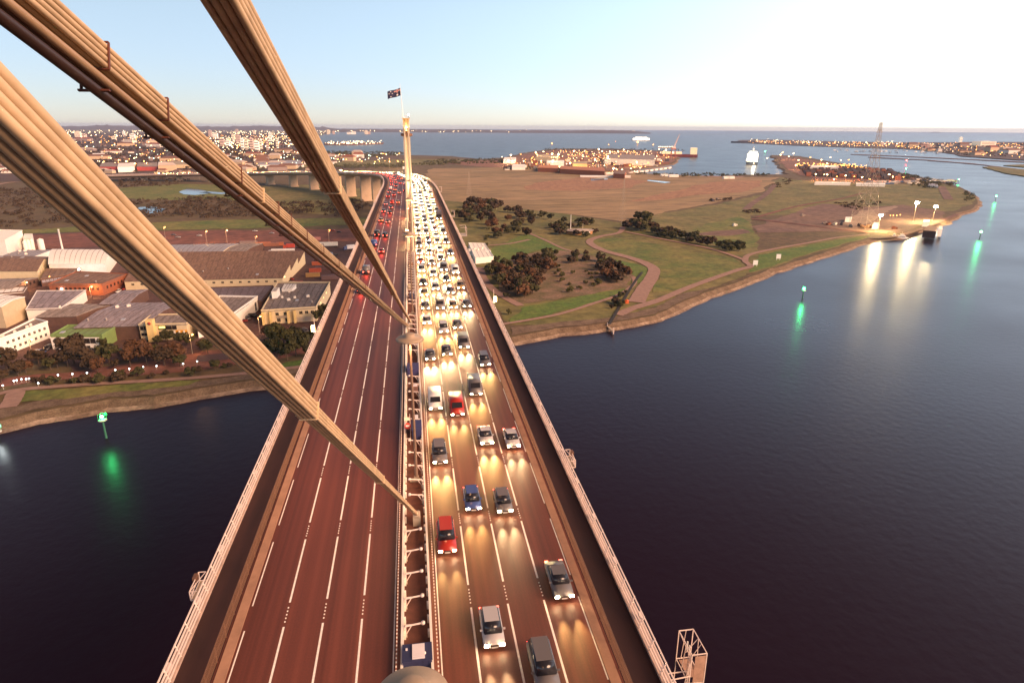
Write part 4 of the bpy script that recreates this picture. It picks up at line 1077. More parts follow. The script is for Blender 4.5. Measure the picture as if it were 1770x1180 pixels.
w_dk = mat('dark brown wall', (.12, .065, .05), .9, .15, .5); w_gn = mat('green fascia', (.20, .30, .10), .7, .1, .5); w_ye = mat('yellow wall', (.78, .60, .26), .8, .06, .5); w_tn = mat('tan wall', (.55, .44, .28), .8, .08, .4)
shed('warehouse', 'long brown sawtooth roofed warehouse with a cream gable and a row of small windows', 'warehouse', [(215, 486), (488, 480), (527, 443), (262, 446)], 5.5, r_br, w_cr, 'saw', 4.2, 3,
     win=[(3.4, 1.0, 1.5, 17, .02, .98, wn)])
shed('warehouse', 'long shed with a pale blue roof behind the sawtooth warehouse', 'warehouse', [(250, 442), (375, 441), (412, 421), (255, 424)], 6, r_bl, w_cr, 'gable', 1.5)
shed('warehouse', 'low shed with a dull brown roof right of the pale blue roof', 'warehouse', [(378, 441), (415, 440), (455, 420), (416, 421)], 5.5, r_gr, w_dk, 'gable', 1.2)
o, Q, hf = shed('office_building', 'grey roofed office with cream walls and square windows beside the bridge', 'office', [(452, 538), (546, 532), (570, 489), (480, 489)], 7, r_gr, w_cr, 'flat', par=.7, units=5,
     win=[(5.0, 1.5, 1.5, 3, .66, .98, wn), (5.0, 1.5, 1.5, 2, .2, .5, wn), (1.8, 1.8, 1.6, 2, .22, .52, wn), (1.5, 2.4, 3.2, 2, .62, .9, mat('shutter', (.6, .5, .4), .6))], rwin=[(5.2, .8, .8, 3, .2, .8, wl_)])
mb = MB()
for u in (.02, .16, .48, .60):
    p = bil(Q, u, 0); mb.box((p.x, p.y - .8, 3.2), (.9, 1.6, 6.9))
mb.build('pillar', w_ye, o)
p = bil(Q, .36, 0); MB().box((p.x, p.y - .5, 3.6), (5.2, 1.0, .9)).build('canopy', steel, o)
shed('warehouse', 'flat dark grey roof between the sawtooth warehouse and the office', 'warehouse', [(340, 530), (452, 520), (472, 494), (345, 498)], 5, r_dk, w_dk, 'flat', par=.3)
shed('warehouse', 'white walled building with a grey roof half hidden by the thickest cable', 'warehouse', [(340, 560), (404, 543), (445, 514), (380, 513)], 7, r_gr, w_wh, 'flat', par=.8, rwin=[(3.0, 4.5, 2.2, 1, .78, .98, wn)])
shed('tower_block', 'narrow white stair tower rising beside the grey roofed office', 'tower', [(469, 504), (478, 503), (483, 497), (474, 497)], 11, w_wh, w_wh, 'flat')
shed('warehouse', 'white wedge roofed annexe behind the grey roofed office', 'warehouse', [(487, 500), (505, 499), (512, 494), (492, 494)], 8.5, w_wh, w_wh, 'shed', 1)
shed('warehouse', 'big purple grey roof behind the green fronted office', 'warehouse', [(128, 566), (246, 562), (318, 522), (205, 524)], 7, r_pu, w_dk, 'gable', 1.6, units=2)
shed('office_building', 'low office with a green fascia and white framed windows', 'office', [(88, 580), (176, 580), (206, 562), (118, 563)], 6.2, w_gn, w_gn, 'flat', par=.5, win=[(3.6, 2.2, 3.4, 3, .04, .96, wn), (1.2, 1.2, 2.6, 3, .06, .9, wn)])
shed('office_building', 'white front block of the green office with wide windows', 'office', [(87, 584), (170, 583), (178, 580), (96, 580)], 5.4, w_wh, w_wh, 'flat', win=[(3.8, 2.4, 4.6, 3, .03, .97, wn), (1.0, 1.2, 3.0, 3, .05, .85, wn)])
o, Q, hf = shed('office_building', 'two storey cream building with a tall pillar, dark bands of windows and a lit sign', 'office', [(240, 562), (322, 560), (345, 543), (262, 545)], 7.5, r_gr, w_cr, 'flat', par=.5,
     win=[(6.0, 1.8, 3.2, 1, .02, .16, wn), (3.0, 1.3, 3.0, 1, .02, .16, wn), (6.0, 1.9, 4.2, 2, .40, .78, wn), (3.2, 1.9, 4.2, 2, .40, .78, wn)])
p = bil(Q, .27, 0); MB().box((p.x, p.y - 1.2, 5), (3.0, 3.2, 11)).build('pillar', w_ye, o)
p = bil(Q, .275, 0); MB().lathe([(0, -.1), (.7, -.1), (.7, .1), (0, .1)], (0, 0, 0), 16).build('emblem', mat('emblem red', (.45, .06, .04), .6), o, (p.x, p.y - 2.9, 9)).rotation_euler = (R(90), 0, 0)
p = bil(Q, .48, 0); MB().box((p.x, p.y - .3, 6.3), (2.6, .2, .9)).build('lit_sign', glow('yellow sign', (1, .8, .1), 1.6), o)
p = bil(Q, .88, 0); MB().box((p.x, p.y - .4, 3.9), (5.0, .3, 1.6)).build('fascia_panel', mat('orange panel', (.75, .35, .03), .6), o)
for u in (.74, .84, .94):
    p = bil(Q, u, 0); MB().box((p.x, p.y - .8, 2.2), (.6, .6, 4.6)).build('pillar', w_wh, o)
shed('office_building', 'long white two storey office with two rows of small square windows at the left edge', 'office', [(-30, 596), (3, 586), (82, 557), (60, 552)], 7.5, r_gr, w_wh, 'flat', par=.6,
     win=None, rwin=[(5.2, 1.2, 1.2, 8, .04, .96, wn), (2.2, 1.2, 1.2, 8, .04, .96, wn)], units=4)
shed('warehouse', 'tall tan walled box with a white roof at the left edge', 'warehouse', [(-40, 530), (2, 530), (42, 513), (0, 509)], 11, w_wh, w_tn, 'gable', 1.0)
shed('warehouse', 'flat purple grey roof right of the tall tan box', 'warehouse', [(45, 535), (105, 533), (148, 502), (64, 503)], 6, r_pu, w_wh, 'flat', par=.2)
shed('warehouse', 'low dark brown shed in front of the flat purple roof', 'warehouse', [(62, 548), (132, 546), (195, 526), (112, 525)], 5, r_gr, w_dk, 'gable', .8, units=1)
shed('warehouse', 'purple grey roof between the brick building and the thickest cable', 'warehouse', [(172, 525), (222, 524), (255, 500), (215, 502)], 6, r_pu, w_dk, 'gable', 1.2)
shed('factory', 'red brick factory with a brown roof and small dark windows', 'factory', [(84, 492), (176, 492), (222, 474), (132, 470)], 6.5, r_br, w_br, 'flat', par=.4, win=[(4.0, 1.5, 1.3, 10, .1, .95, wn)], rwin=[(4.0, 1.6, 1.4, 6, .1, .9, wn)])
shed('factory', 'large white vaulted shed lit yellow from below', 'factory', [(84, 456), (182, 456), (200, 433), (94, 432)], 8, w_wh, w_wh, 'vault', 3.5)
shed('factory', 'brown roofed shed with a cream gable end left of the white vaulted shed', 'factory', [(-20, 468), (64, 468), (88, 444), (0, 442)], 7, r_br, w_cr, 'gable', 3.0, rwin=[(5, 2.5, .5, 3, .1, .5, wn)])
shed('factory', 'low brown roofed building with a strip of lit windows', 'factory', [(70, 482), (132, 472), (140, 462), (80, 464)], 5, r_br, w_dk, 'flat', win=[(3.2, 1.6, 1.8, 9, .02, .98, mat('bluish panes', (.3, .3, .36), .3))])
shed('factory', 'tan roofed low building at the left edge under the cream gable', 'factory', [(-30, 502), (20, 498), (66, 480), (0, 482)], 4.5, r_gr, w_dk, 'gable', 1.5, rwin=[(3.0, 1.6, 2.0, 5, .1, .9, wn)])
shed('factory', 'pale roofed strip building with white fascia at the left edge', 'factory', [(-20, 510), (40, 505), (46, 496), (-10, 497)], 4, w_wh, w_dk, 'flat', par=.6)
shed('factory', 'tall white plant building at the left edge by the wetland', 'factory', [(-40, 416), (8, 416), (38, 399), (0, 398)], 13, w_wh, w_wh, 'flat', par=.5)
shed('factory', 'smaller white block beside the tall white plant building', 'factory', [(40, 412), (54, 412), (56, 404), (42, 404)], 9, w_wh, w_wh, 'flat')
shed('factory', 'low white strip roof with pipes behind the brown sheds', 'factory', [(4, 442), (60, 442), (88, 432), (34, 432)], 5, r_bl, w_wh, 'flat', units=3)
for i, (a, b) in enumerate(((47, 438), (53, 437), (59, 436))):
    p = P(a, b); t = empty('silo', p); tag(t, '%s of three slim white silos behind the brown gabled shed' % ('leftmost', 'middle one', 'rightmost')[i] if i != 1 else 'middle one of three slim white silos behind the brown gabled shed', 'silo')
    MB().lathe([(1.5, 0), (1.5, 9)], n=14).build('shell', w_wh, t); MB().lathe([(1.6, 9), (.3, 10.4), (0, 10.5)], n=14).build('cap', w_wh, t)
    MB().bar((1.6, 0, 0), (1.6, 0, 10), .08).build('ladder', steel, t)
p = P(74, 436); t = empty('silo', p); tag(t, 'wide white silo right of the three slim ones', 'silo'); MB().lathe([(2.2, 0), (2.2, 10)], n=14).build('shell', w_wh, t); MB().lathe([(2.3, 10), (.3, 11), (0, 11.1)], n=14).build('cap', w_wh, t)
p = P(110, 440); t = empty('chimney', p); tag(t, 'thin white chimney standing behind the white vaulted shed', 'chimney'); MB().lathe([(.75, 0), (.6, 19), (.75, 19.1), (.75, 19.6), (.3, 19.6)], n=12).build('stack', w_wh, t); MB().lathe([(1.3, 0), (1.3, 1.5), (.7, 2)], n=12).build('base', conc, t)

# the white park building, the pavilion and the other park things
o, Q, hf = shed('park_building', 'white roofed cross shaped building beside the bridge with a red tank', 'building', [(822, 447), (853, 444), (838, 421), (810, 420)], 4, w_wh, w_wh, 'flat', par=.3, units=3)
MB().box((-6, 3, 2), (6, 8, 4.2)).box((5, -4, 2.1), (5, 7, 4.3)).build('wing', w_wh, o)
MB().lathe([(1.6, 0), (1.6, 2), (0, 2.4)], (2, -13, 0), 14).build('tank', mat('tank red', (.4, .05, .04), .6), o)
t = empty('pavilion', P(1001, 404)); tag(t, 'low oval pavilion with a grey roof and orange brick wall among dark shrubs', 'pavilion')
vs = [(13 * math.cos(i * math.pi / 12), 7 * math.sin(i * math.pi / 12)) for i in range(24)]
MB().prism(vs, -.3, 3.2).build('wall', mat('orange brick', (.40, .20, .09), .9, .1, 1), t)
MB().prism([(x * 1.08, y * 1.12) for x, y in vs], 3.2, 3.7).prism([(x * .7, y * .6) for x, y in vs], 3.7, 4.2).build('roof', mat('pavilion roof', (.42, .35, .30), .7, .1, .5), t)
MB().box((5, -7.4, 1.6), (7, 1.2, 2.6)).build('entrance', w_wh, t)
t = empty('mast', P(986, 402)); tag(t, 'tall white mast at the left end of the oval pavilion', 'mast'); MB().bar((0, 0, 0), (0, 0, 17), .38, 10, .2, True).build('pole', w_wh, t); MB().lathe([(1, 0), (1, .6), (.4, .8)], n=12).build('base', conc, t)
t = empty('mast', P(1007, 401)); tag(t, 'short cream mast in front of the oval pavilion', 'mast'); MB().bar((0, 0, 0), (0, 0, 8), .3, 10, .18, True).build('pole', w_cr, t); MB().lathe([(.8, 0), (.8, .5), (.3, .7)], n=12).build('base', conc, t)
for a, b, lab in ((1305, 461, 'white notice board on two posts by the shore, left of the pair'), (1345, 450, 'white notice board on two posts by the shore, right of the pair')):
    t = empty('notice_board', P(a, b), -.15); tag(t, lab, 'notice board')
    MB().box((0, 0, 3.1), (3.4, .2, 3.4)).build('panel', mat('board white', (.9, .88, .84), .5), t); MB().box((-1.3, .2, 1.5), (.2, .2, 3)).box((1.3, .2, 1.5), (.2, .2, 3)).build('post', w_wh, t)
t = empty('jetty', P(1053, 562)); tag(t, 'small pale outfall jetty poking into the river below the park', 'jetty')
MB().box((0, 0, -1.2), (1.2, 14, .5)).build('deck', conc, t); MB().bar((.2, -7, -3), (.2, -7, .8), .25).bar((-.3, 2, -3), (-.3, 2, .6), .25).build('pile', pinkm, t)
strip('drain', [(1110, 470), (1095, 490), (1080, 515), (1062, 545), (1053, 560)], 1.6, mat('drain dark', (.03, .025, .02), .8), 9)
t = empty('buoy', P(1083, 524)); tag(t, 'small orange shelter beside the shore path junction', 'shelter'); MB().prism([(-1, -1), (1, -1), (1, 1), (-1, 1)], 0, 1.6).build('wall', mat('orange', (.6, .12, .03), .6), t); MB().lathe([(1.6, 1.6), (0, 2.4)], n=4, smooth=False).build('roof', mat('orange', (.6, .12, .03), .6), t)
t.name = 'shelter'

# lit lamp posts ---------------------------------------------------
def post_lamp(px, py, H, label, em, power, colr, head=.35, group=None, arm=1.2, name='street_lamp'):
    t = empty(name, P(px, py)); tag(t, label, 'street lamp', group)
    MB().bar((0, 0, -.2), (0, 0, H), .13, 6, .08).bar((0, 0, H), (arm, 0, H + .2), .06, 5).build('post', steel, t)
    MB().lathe(sphere(head, 5), (arm, 0, H + .05), 8).build('lens', em, t)
    if power: area_light((arm, 0, H - head - .5), None, power, colr, .4, 'lamp', t)
    return t
lamp_near = [(333, 612, 9, orng, 1500, 'lamp post in front of the cream pillared building'), (449, 574, 8, orng, 1500, 'lamp post at the corner of the grey roofed office'), (393, 420, 11, orng, 3000, 'tall lamp at the freeway, middle of three in view'),
    (358, 422, 11, orng, 4500, 'tall lamp at the freeway with the widest glow'), (286, 412, 10, orng, 1500, 'tall lamp at the freeway close to the thickest cable'), (443, 428, 9, orng, 1500, 'lamp post by the freeway between the two upper cables'), (569, 418, 10, orng, 2500, 'lamp post at the truck park near the bridge'),
    (124, 458, 5, warmb, 2500, 'yellow lamp on the left part of the white vaulted shed'), (152, 460, 5, warmb, 2500, 'yellow lamp in the middle of the white vaulted shed'), (137, 484, 7, coldw, 1500, 'cool lamp over the brick factory roof'), (181, 501, 6, warmb, 1200, 'lamp on the right wall of the brick factory'),
    (158, 513, 6, warmb, 1500, 'lamp in the yard below the brick factory'), (85, 492, 5, orng, 800, 'lamp at the left corner of the brick factory'), (105, 511, 4, coldw, 200, 'small cool lamp on the flat purple roof'), (46, 502, 5, warmb, 800, 'lamp by the strip building at the left edge'), (54, 606, 5, warmb, 700, 'lamp at the foot of the long white office'), (490, 492, 5, wl_, 0, 'dim lamp at the gable of the sawtooth warehouse')]
for a, b, H, em, pw, lab in lamp_near: post_lamp(a, b, H, lab, em, pw, (1, .5, .2) if em is not coldw else (.8, 1, 1), .42)
for i, (a, b) in enumerate([(6, 672), (25, 664), (30, 663), (38, 661), (46, 661), (51, 660), (76, 657), (101, 654), (126, 652), (151, 650), (200, 645), (224, 643), (248, 640), (271, 638), (317, 634), (341, 630), (67, 668)]):
    post_lamp(a, b, 1.4, 'low white path light on the left river bank', glow('path light', (.85, 1, 1), 7), 0, None, .28, 'low path lights along the left river bank', .1, 'path_light')
# truck park: trucks, trailers and containers
def lorry(px, py, rz, cabc, boxc, label, L=10, box=True):
    t = empty('parked_truck', P(px, py), rz); tag(t, label, 'truck')
    MB().box((-L / 2 + 1.1, 0, 1.7), (2.1, 2.4, 2.3)).box((-L / 2 + 1.3, 0, 3.0), (1.5, 2.2, .4)).build('cab', mat('cab ' + label[:9], cabc, .5), t)
    MB().box((-L / 2 + .03, 0, 2.2), (.1, 2.0, .8)).build('windscreen', glassd, t)
    MB().box((1.2, 0, .9), (L - 2.4, 2.2, .4)).build('chassis', dark, t)
    if box: MB().box((1.2, 0, 2.6), (L - 2.6, 2.5, 2.9)).box((1.2, 0, 4.08), (L - 2.9, 2.3, .06)).build('cargo_box', mat('load ' + label[:9], boxc, .6, .1, 1), t)
    for x in (-L / 2 + 1.2, L / 2 - 2.4, L / 2 - 1.1):
        for y in (-1.1, 1.1): MB().bar((x, y - .15, .5), (x, y + .15, .5), .5, 12).build('wheel', tyre, t)
lorry(437, 434, .1, (.04, .05, .15), (.03, .03, .06), 'dark navy truck parked beside the brown shed'); lorry(500, 430, 0, (.6, .1, .05), (.6, .08, .05), 'red box truck parked in the truck park', 9)
lorry(487, 439, .05, (.8, .78, .75), (.82, .8, .76), 'long white trailer truck parked behind the sawtooth warehouse', 20); lorry(565, 427, .05, (.8, .8, .75), (.75, .75, .68), 'white trailer truck with green trim near the bridge', 18)
lorry(604, 432, .4, (.1, .14, .3), (.75, .76, .78), 'truck with a white roof beside the bridge deck edge', 9); lorry(577, 442, .9, (.2, .25, .35), (.2, .2, .22), 'blue grey flatbed truck turned towards the bridge', 8, False)
lorry(450, 432, 0, (.7, .3, .03), (.5, .3, .05), 'yellow orange flatbed truck beside the navy truck', 7, False)
def cont(px, py, L, c, label, rz=0.0, z=0, cat='container'):
    t = empty('shipping_container', P(px, py, 2.5 + z), rz); tag(t, label, 'container'); m = mat('steel %.2f %.2f %.2f' % c, c, .7, .12, .8)
    mb = MB().box((0, 0, 1.3), (L, 2.4, 2.6)); mb.build('body', m, t)
    rb = MB()
    for i in range(int(L / .6)): rb.box((-L / 2 + .3 + i * .6, 0, 1.3), (.16, 2.5, 2.4))
    tag(rb.build('rib', m, t), kind='stuff')
cl = [(455, 424, 12, (.55, .17, .05), 'orange container left of the red truck'), (470, 425, 12, (.33, .14, .09), 'brown container behind the orange one'), (430, 422, 14, (.30, .22, .20), 'grey container beside the brown shed'), (484, 424, 6, (.5, .15, .06), 'short orange container near the middle cable'),
      (540, 415, 14, (.42, .2, .18), 'dull pink container on the far side of the truck park'), (522, 415, 10, (.7, .66, .6), 'white container under the middle cable'), (545, 470, 8, (.42, .09, .05), 'red container right of the cream gable'), (541, 478, 9, (.40, .24, .09), 'tan container below the red one by the gable'),
      (515, 493, 6, (.42, .08, .05), 'short red container in front of the cream gable'), (575, 482, 14, (.16, .10, .10), 'dark container beside the office and the bridge'), (560, 466, 12, (.12, .07, .07), 'dark brown container by the fence of the bridge'), (548, 458, 7, (.45, .12, .06), 'small orange red container behind the gable')]
for a, b, L, c, lab in cl: cont(a, b, L, c, lab, .05)
for i, (a, b, c) in enumerate([(345, 408, 'white'), (308, 411, 'silver'), (441, 400, 'white'), (470, 404, 'silver'), (300, 407, 'grey'), (420, 437, 'white'), (586, 402, 'black'), (560, 610, 'white'), (575, 399, 'red')]):
    t = empty('parked_car', P(a, b), 1.5); tag(t, '%s car on the red brown freeway ground, %s' % (c, ['near the widest glowing lamp', 'near the thickest cable', 'between the cables', 'under the middle cable', 'beside the tall lamp', 'in front of the navy truck', 'next to the bridge', 'on the road under the bridge', 'close to the bridge edge'][i]), 'car')
    for nme, me, loc in parts_of('sedan', c):
        if nme != 'headlight' and nme != 'taillight': inst(nme, me, t, loc)

YC = [(150, 606), (158, 607), (166, 608), (174, 607), (212, 612), (226, 606), (412, 560), (420, 556), (428, 552), (436, 548), (500, 575), (514, 575), (528, 574), (541, 573), (420, 585), (430, 583), (470, 484), (505, 483), (70, 610), (84, 604), (60, 615), (200, 538), (232, 600), (538, 520), (205, 505), (215, 500)]
yq = random.Random(3)
for a, b in YC:
    c = yq.choice(['white', 'silver', 'grey', 'black', 'red', 'blue']); k_ = yq.choice(['sedan', 'hatchback', 'wagon', 'van'])
    t = empty('parked_car', P(a, b, 2.58), yq.choice([0, 1.57, .4]) + yq.uniform(-.1, .1)); lab = '%s %s parked in the factory yards %s' % (c, k_ if k_ != 'sedan' else 'car', 'left of the thickest cable' if a < 300 else 'between the thickest cable and the bridge'); tag(t, lab, 'car', lab)
    for nme, me, loc in parts_of(k_, c):
        if nme not in ('headlight', 'taillight', 'number_plate', 'mirror', 'grille'): inst(nme, me, t, loc)
# navigation beacons in the river ----------------------------------
def beacon(px, py, H, em, lc, label, power, r=.5):
    t = empty('navigation_beacon', P(px, py, 0)); tag(t, label, 'beacon')
    MB().bar((0, 0, -1), (0, 0, H), .38, 10, .3, True).build('pile', mat('green pile', (.05, .20, .12), .5), t)
    MB().lathe([(1.4, H), (1.4, H + .25), (0, H + .25)], n=8).build('platform', mat('beacon platform', (.5, .5, .42), .6), t)
    mb = MB()
    for a, b in ((-1, -1), (1, -1), (1, 1), (-1, 1)): mb.bar((a * .9, b * .9, H + .2), (a * .8, b * .8, H + 2.2), .06)
    mb.bar((-.8, -.8, H + 2.2), (.8, -.8, H + 2.2), .05).bar((-.8, .8, H + 2.2), (.8, .8, H + 2.2), .05).box((.85, .85, H + 1.8), (.7, .05, 1.0)); mb.build('frame', mat('green frame', (.06, .35, .15), .5), t)
    MB().lathe(sphere(r), (0, 0, H + 1.3), 10).build('lantern', em, t)
    if power:
        area_light((0, 0, H + 3.0), None, power, lc, .6, 'lamp', t); 
beacon(184, 757, 6.5, greenl, (.05, 1, .25), 'nearest green navigation beacon on a pile, left of the bridge', 1500, .55)
beacon(1387, 516, 5, greenl, (.05, 1, .25), 'green navigation beacon in the river below the notice boards', 2500, .6)
beacon(1693, 413, 5.5, greenl, (.05, 1, .25), 'bright green navigation beacon off the wharf at the right', 7000, .9)
beacon(1720, 348, 6, greenl, (.05, 1, .25), 'small green navigation beacon off the tip of the point', 3000, .9)
beacon(1656, 318, 7, greenl, (.05, 1, .25), 'small green navigation beacon behind the point', 3000, 1.0)
beacon(1565, 298, 7, greenl, (.05, 1, .25), 'far green navigation beacon in the channel', 3000, 1.2)
beacon(1566, 283, 8, redl, (1, .05, .05), 'far red navigation beacon in the channel', 3000, 1.4)
beacon(1322, 266, 8, greenl, (.05, 1, .25), 'green navigation beacon off the container wharf', 0, 1.5)
beacon(-2, 758, 2.5, coldw, (.9, 1, 1), 'low white light on a pile at the left edge', 300, .4)
# ------------------------------------------------------------------ distance: suburb, towers, port, ships, wharf
q = random.Random(5)
HW = [mat('house white', (.80, .74, .66), .8), mat('house cream', (.62, .46, .30), .8), mat('house grey', (.30, .23, .21), .8)]
HR = [mat('house roof brown', (.20, .10, .07), .9), mat('house roof red', (.26, .09, .06), .9), mat('house roof pale', (.50, .42, .37), .8)]
HWN, HRN = ['white', 'cream', 'grey'], ['brown', 'red', 'pale']
hm = {}
def house_mesh(W, D, H):
    k = (W, D, H)
    if k not in hm:
        hm[k] = (MB().box((0, 0, H / 2 - .5), (W, D, H + 1)), MB().add([(-W / 2 - .5, -D / 2 - .5, H), (W / 2 + .5, -D / 2 - .5, H), (W / 2 + .5, D / 2 + .5, H), (-W / 2 - .5, D / 2 + .5, H), (-W / 3, 0, H * 1.5), (W / 3, 0, H * 1.5)], [(0, 1, 5, 4), (1, 2, 5), (2, 3, 4, 5), (3, 0, 4), (3, 2, 1, 0)]))
    return hm[k]
hcache = {}
def house(p, size, wi, ri, rz, label, group):
    key = (size, wi, ri)
    if key not in hcache:
        a, b = house_mesh(*size); hcache[key] = (a.mesh('wall', HW[wi]), b.mesh('roof', HR[ri]))
    t = empty('house' if size[0] < 25 else 'warehouse', p, rz); tag(t, label, 'house' if size[0] < 25 else 'warehouse', group)
    inst('wall', hcache[key][0], t); inst('roof', hcache[key][1], t)
def region(px):
    return 'left of the thickest cable' if px < 150 else ('right of the thickest cable' if px < 400 else ('between the two upper cables' if px < 560 else 'beside the bay'))
for i in range(230):
    px = q.uniform(-20, 640) if i < 190 else q.uniform(1560, 1790)
    if px > 1500: py = q.uniform(251, 258 + (px - 1560) * .08)
    else:
        py = 238 + 62 * q.random() ** .8
        if px > 530 and py < 268: py = q.uniform(268, 284)
        if px > 560 and py > 284: py = q.uniform(268, 280)
    p = P(px, py); far = (p - CAMP).length; big = q.random() < .3
    size = q.choice([(14, 10, 4), (18, 11, 5), (12, 9, 6)]) if not big else q.choice([(42, 24, 8), (60, 26, 9), (34, 20, 12)])
    if far > 3500: size = (size[0] * 1.6, size[1] * 1.6, size[2] * 1.6)
    wi, ri = q.choice([0, 1, 1, 2]), q.choice([0, 1, 0, 2])
    where_ = ('in the western shore town' if px > 1500 else 'in the suburb ' + region(px))
    lab = '%s %s with %s walls, %s roof, %s' % ('long' if big else 'small', 'warehouse' if big else 'house', HWN[wi], HRN[ri], where_)
    house(p, size, wi, ri, q.uniform(-.3, .3), lab, lab)
# the red and white factories behind the thickest cable
w_red = mat('red wall', (.50, .09, .08), .7, .08, .1)
for px_, h_, rm_, wm_, lab in [([(172, 288), (203, 288), (206, 281), (176, 281)], 9, r_gr, w_red, 'red factory hall close to the thickest cable'), ([(203, 289), (232, 288), (232, 281), (205, 281)], 11, w_wh, w_wh, 'white factory hall between the two red halls'),
                               ([(236, 288), (272, 288), (272, 281), (238, 281)], 9, r_gr, w_red, 'long red factory hall with a lamp on its wall'), ([(273, 287), (290, 287), (290, 280), (274, 280)], 10, w_wh, w_wh, 'white end block of the long red factory hall'),
                               ([(291, 285), (345, 284), (340, 278), (292, 278)], 8, r_tan, w_tn, 'long tan roofed hall right of the red factories'), ([(160, 269), (182, 269), (180, 265), (160, 265)], 7, w_wh, w_wh, 'small white roofed hall above the red factories'),
                               ([(445, 285), (525, 284), (518, 277), (455, 277)], 8, r_bl, w_wh, 'long pale roofed hall between the two upper cables')]:
    shed('warehouse', lab, 'warehouse', px_, h_, rm_, wm_, 'flat')
# tower blocks (px, top py, bottom py, width px)
tw_ = [(136, 228, 238, 9), (147, 232, 239, 6), (258, 226, 240, 4), (268, 225, 240, 5), (364, 226, 237, 5), (373, 231, 240, 8), (404, 233, 246, 4), (413, 235, 250, 8), (420, 241, 258, 5), (427, 241, 259, 5), (436, 240, 260, 6), (445, 245, 262, 8), (452, 243, 260, 4), (463, 243, 260, 4),
       (468, 230, 246, 5), (480, 240, 256, 4), (385, 240, 252, 7), (395, 243, 254, 7), (292, 240, 250, 8), (305, 238, 248, 6), (230, 232, 240, 8), (198, 236, 243, 6), (350, 236, 245, 6), (500, 226, 234, 4), (568, 225, 232, 5), (577, 227, 232, 4), (604, 229, 232, 8), (633, 226, 232, 5), (638, 228, 232, 4), (612, 228, 232, 6), (300, 226, 233, 4), (320, 228, 236, 5), (215, 228, 236, 4), (440, 226, 233, 4), (410, 224, 230, 4)]
w_tow = [mat('tower cream glow', (.85, .72, .55), .7, emit=(1, .75, .5), es=.22), mat('tower pinkish', (.75, .58, .5), .7), mat('tower white glow', (.92, .86, .76), .7, emit=(1, .85, .65), es=.3)]  # cream and white walls glow faintly, their lit look put into the material
for i, (px, t_, b_, wd) in enumerate(tw_ + [(1659, 238, 248, 5), (1700, 245, 253, 30), (1524, 247, 251, 12)]):
    p = P(px, b_); z = (p - CAMP).dot(-(CROT @ Vector((0, 0, 1)))); mp = z / F; Hh = (b_ - t_) * mp; Wd = wd * mp
    t = empty('tower_block', p); 
    nx = tw_[min(max(0, i), len(tw_) - 1)]
    lab = '%s %s block in the %s %s' % ('slender' if wd < 5 else ('wide' if wd > 7 else 'plain'), 'tower' if b_ - t_ > 9 else 'mid rise', 'western shore town' if px > 1500 else 'distant city', 'far right' if px > 1500 else region(px))
    tag(t, lab, 'tower block', lab)
    MB().box((0, 0, Hh / 2 - 1), (Wd, Wd * .6, Hh + 2)).box((0, 0, Hh + Hh * .03), (Wd * .4, Wd * .3, Hh * .08)).build('wall', w_tow[i % 3], t)
    mb = MB()
    n = max(2, int(Hh / 9))
    for k in range(n): mb.box((0, -Wd * .3 - .2, Hh * (k + .5) / n), (Wd * .86, .4, Hh / n * .35))
    mb.build('window_band', mat('tower window', (.12, .09, .09), .4), t)
# distant street lights: each a post with a lantern
lant = {}
LEM = [glow('far amber light', (1, .36, .06), 6.0), glow('far white light', (1, .70, .36), 6.0), glow('far cool light', (.7, 1, .8), 2.5), glow('far red light', (1, .12, .03), 3)]
LN = ['amber', 'warm white', 'cool white', 'red']
def far_lamp(px, py, H, k, size, where_):
    p = P(px, py); key = (k, size, H)
    if key not in lant:
        lant[key] = (MB().lathe(sphere(size, 4), (0, 0, H), 6).mesh('lantern', LEM[k]), MB().bar((0, 0, -1), (0, 0, H - size * .5), .25, 5).mesh('post', dark))
    t = empty('street_lamp', p); lab = '%s street light %s' % (LN[k], where_); tag(t, lab, 'street lamp', lab)
    inst('lantern', lant[key][0], t); inst('post', lant[key][1], t)
for i in range(290):
    px = q.uniform(120, 560) if q.random() < .86 else q.uniform(560, 700)
    u = q.random(); py = 240 + 50 * u ** .9
    if px > 545 and py < 272: py = q.uniform(270, 282)
    d = (P(px, py) - CAMP).length
    s_ = .75 if d < 1800 else (1.1 if d < 3000 else (1.9 if d < 5500 else 2.8))
    far_lamp(px, py, 9, q.choice([0, 0, 1, 1, 2]), s_ * q.choice([.8, 1, 1.35]), 'in the suburb ' + region(px))
# the carpet of lights too small to tell apart
def light_field(name, poly, n, size, m, label, seed, hz=8):
    mb = MB()
    def f(x, y, qq):
        r = size * qq.uniform(.6, 1.4); z = hz * qq.uniform(.5, 1.6)
        mb.add([(x - r, y, z), (x, y - r, z), (x + r, y, z), (x, y + r, z), (x, y, z + r), (x, y, z - r)], [(0, 1, 4), (1, 2, 4), (2, 3, 4), (3, 0, 4), (1, 0, 5), (2, 1, 5), (3, 2, 5), (0, 3, 5)])
    scatter(poly, n, f, seed)
    tag(mb.build(name, m), label, 'city lights', kind='stuff')
light_field('city_lights', [(110, 245), (560, 245), (560, 228), (110, 228)], 330, 3.2, LEM[1], 'dense warm white lights of the distant city on the left horizon', 31, 18)
light_field('city_lights', [(110, 252), (520, 258), (500, 234), (110, 236)], 260, 2.0, LEM[0], 'scattered amber lights among the distant tower blocks', 32)
light_field('city_lights', [(360, 262), (500, 262), (540, 242), (470, 238), (370, 240)], 260, 1.8, LEM[1], 'glowing blocks of lights around the white towers near the bay', 33, 14)
light_field('city_lights', [(560, 232), (1100, 228.5), (1100, 227.5), (560, 228)], 110, 4.5, LEM[1], 'thin string of lights on the far coast across the bay', 34, 22)
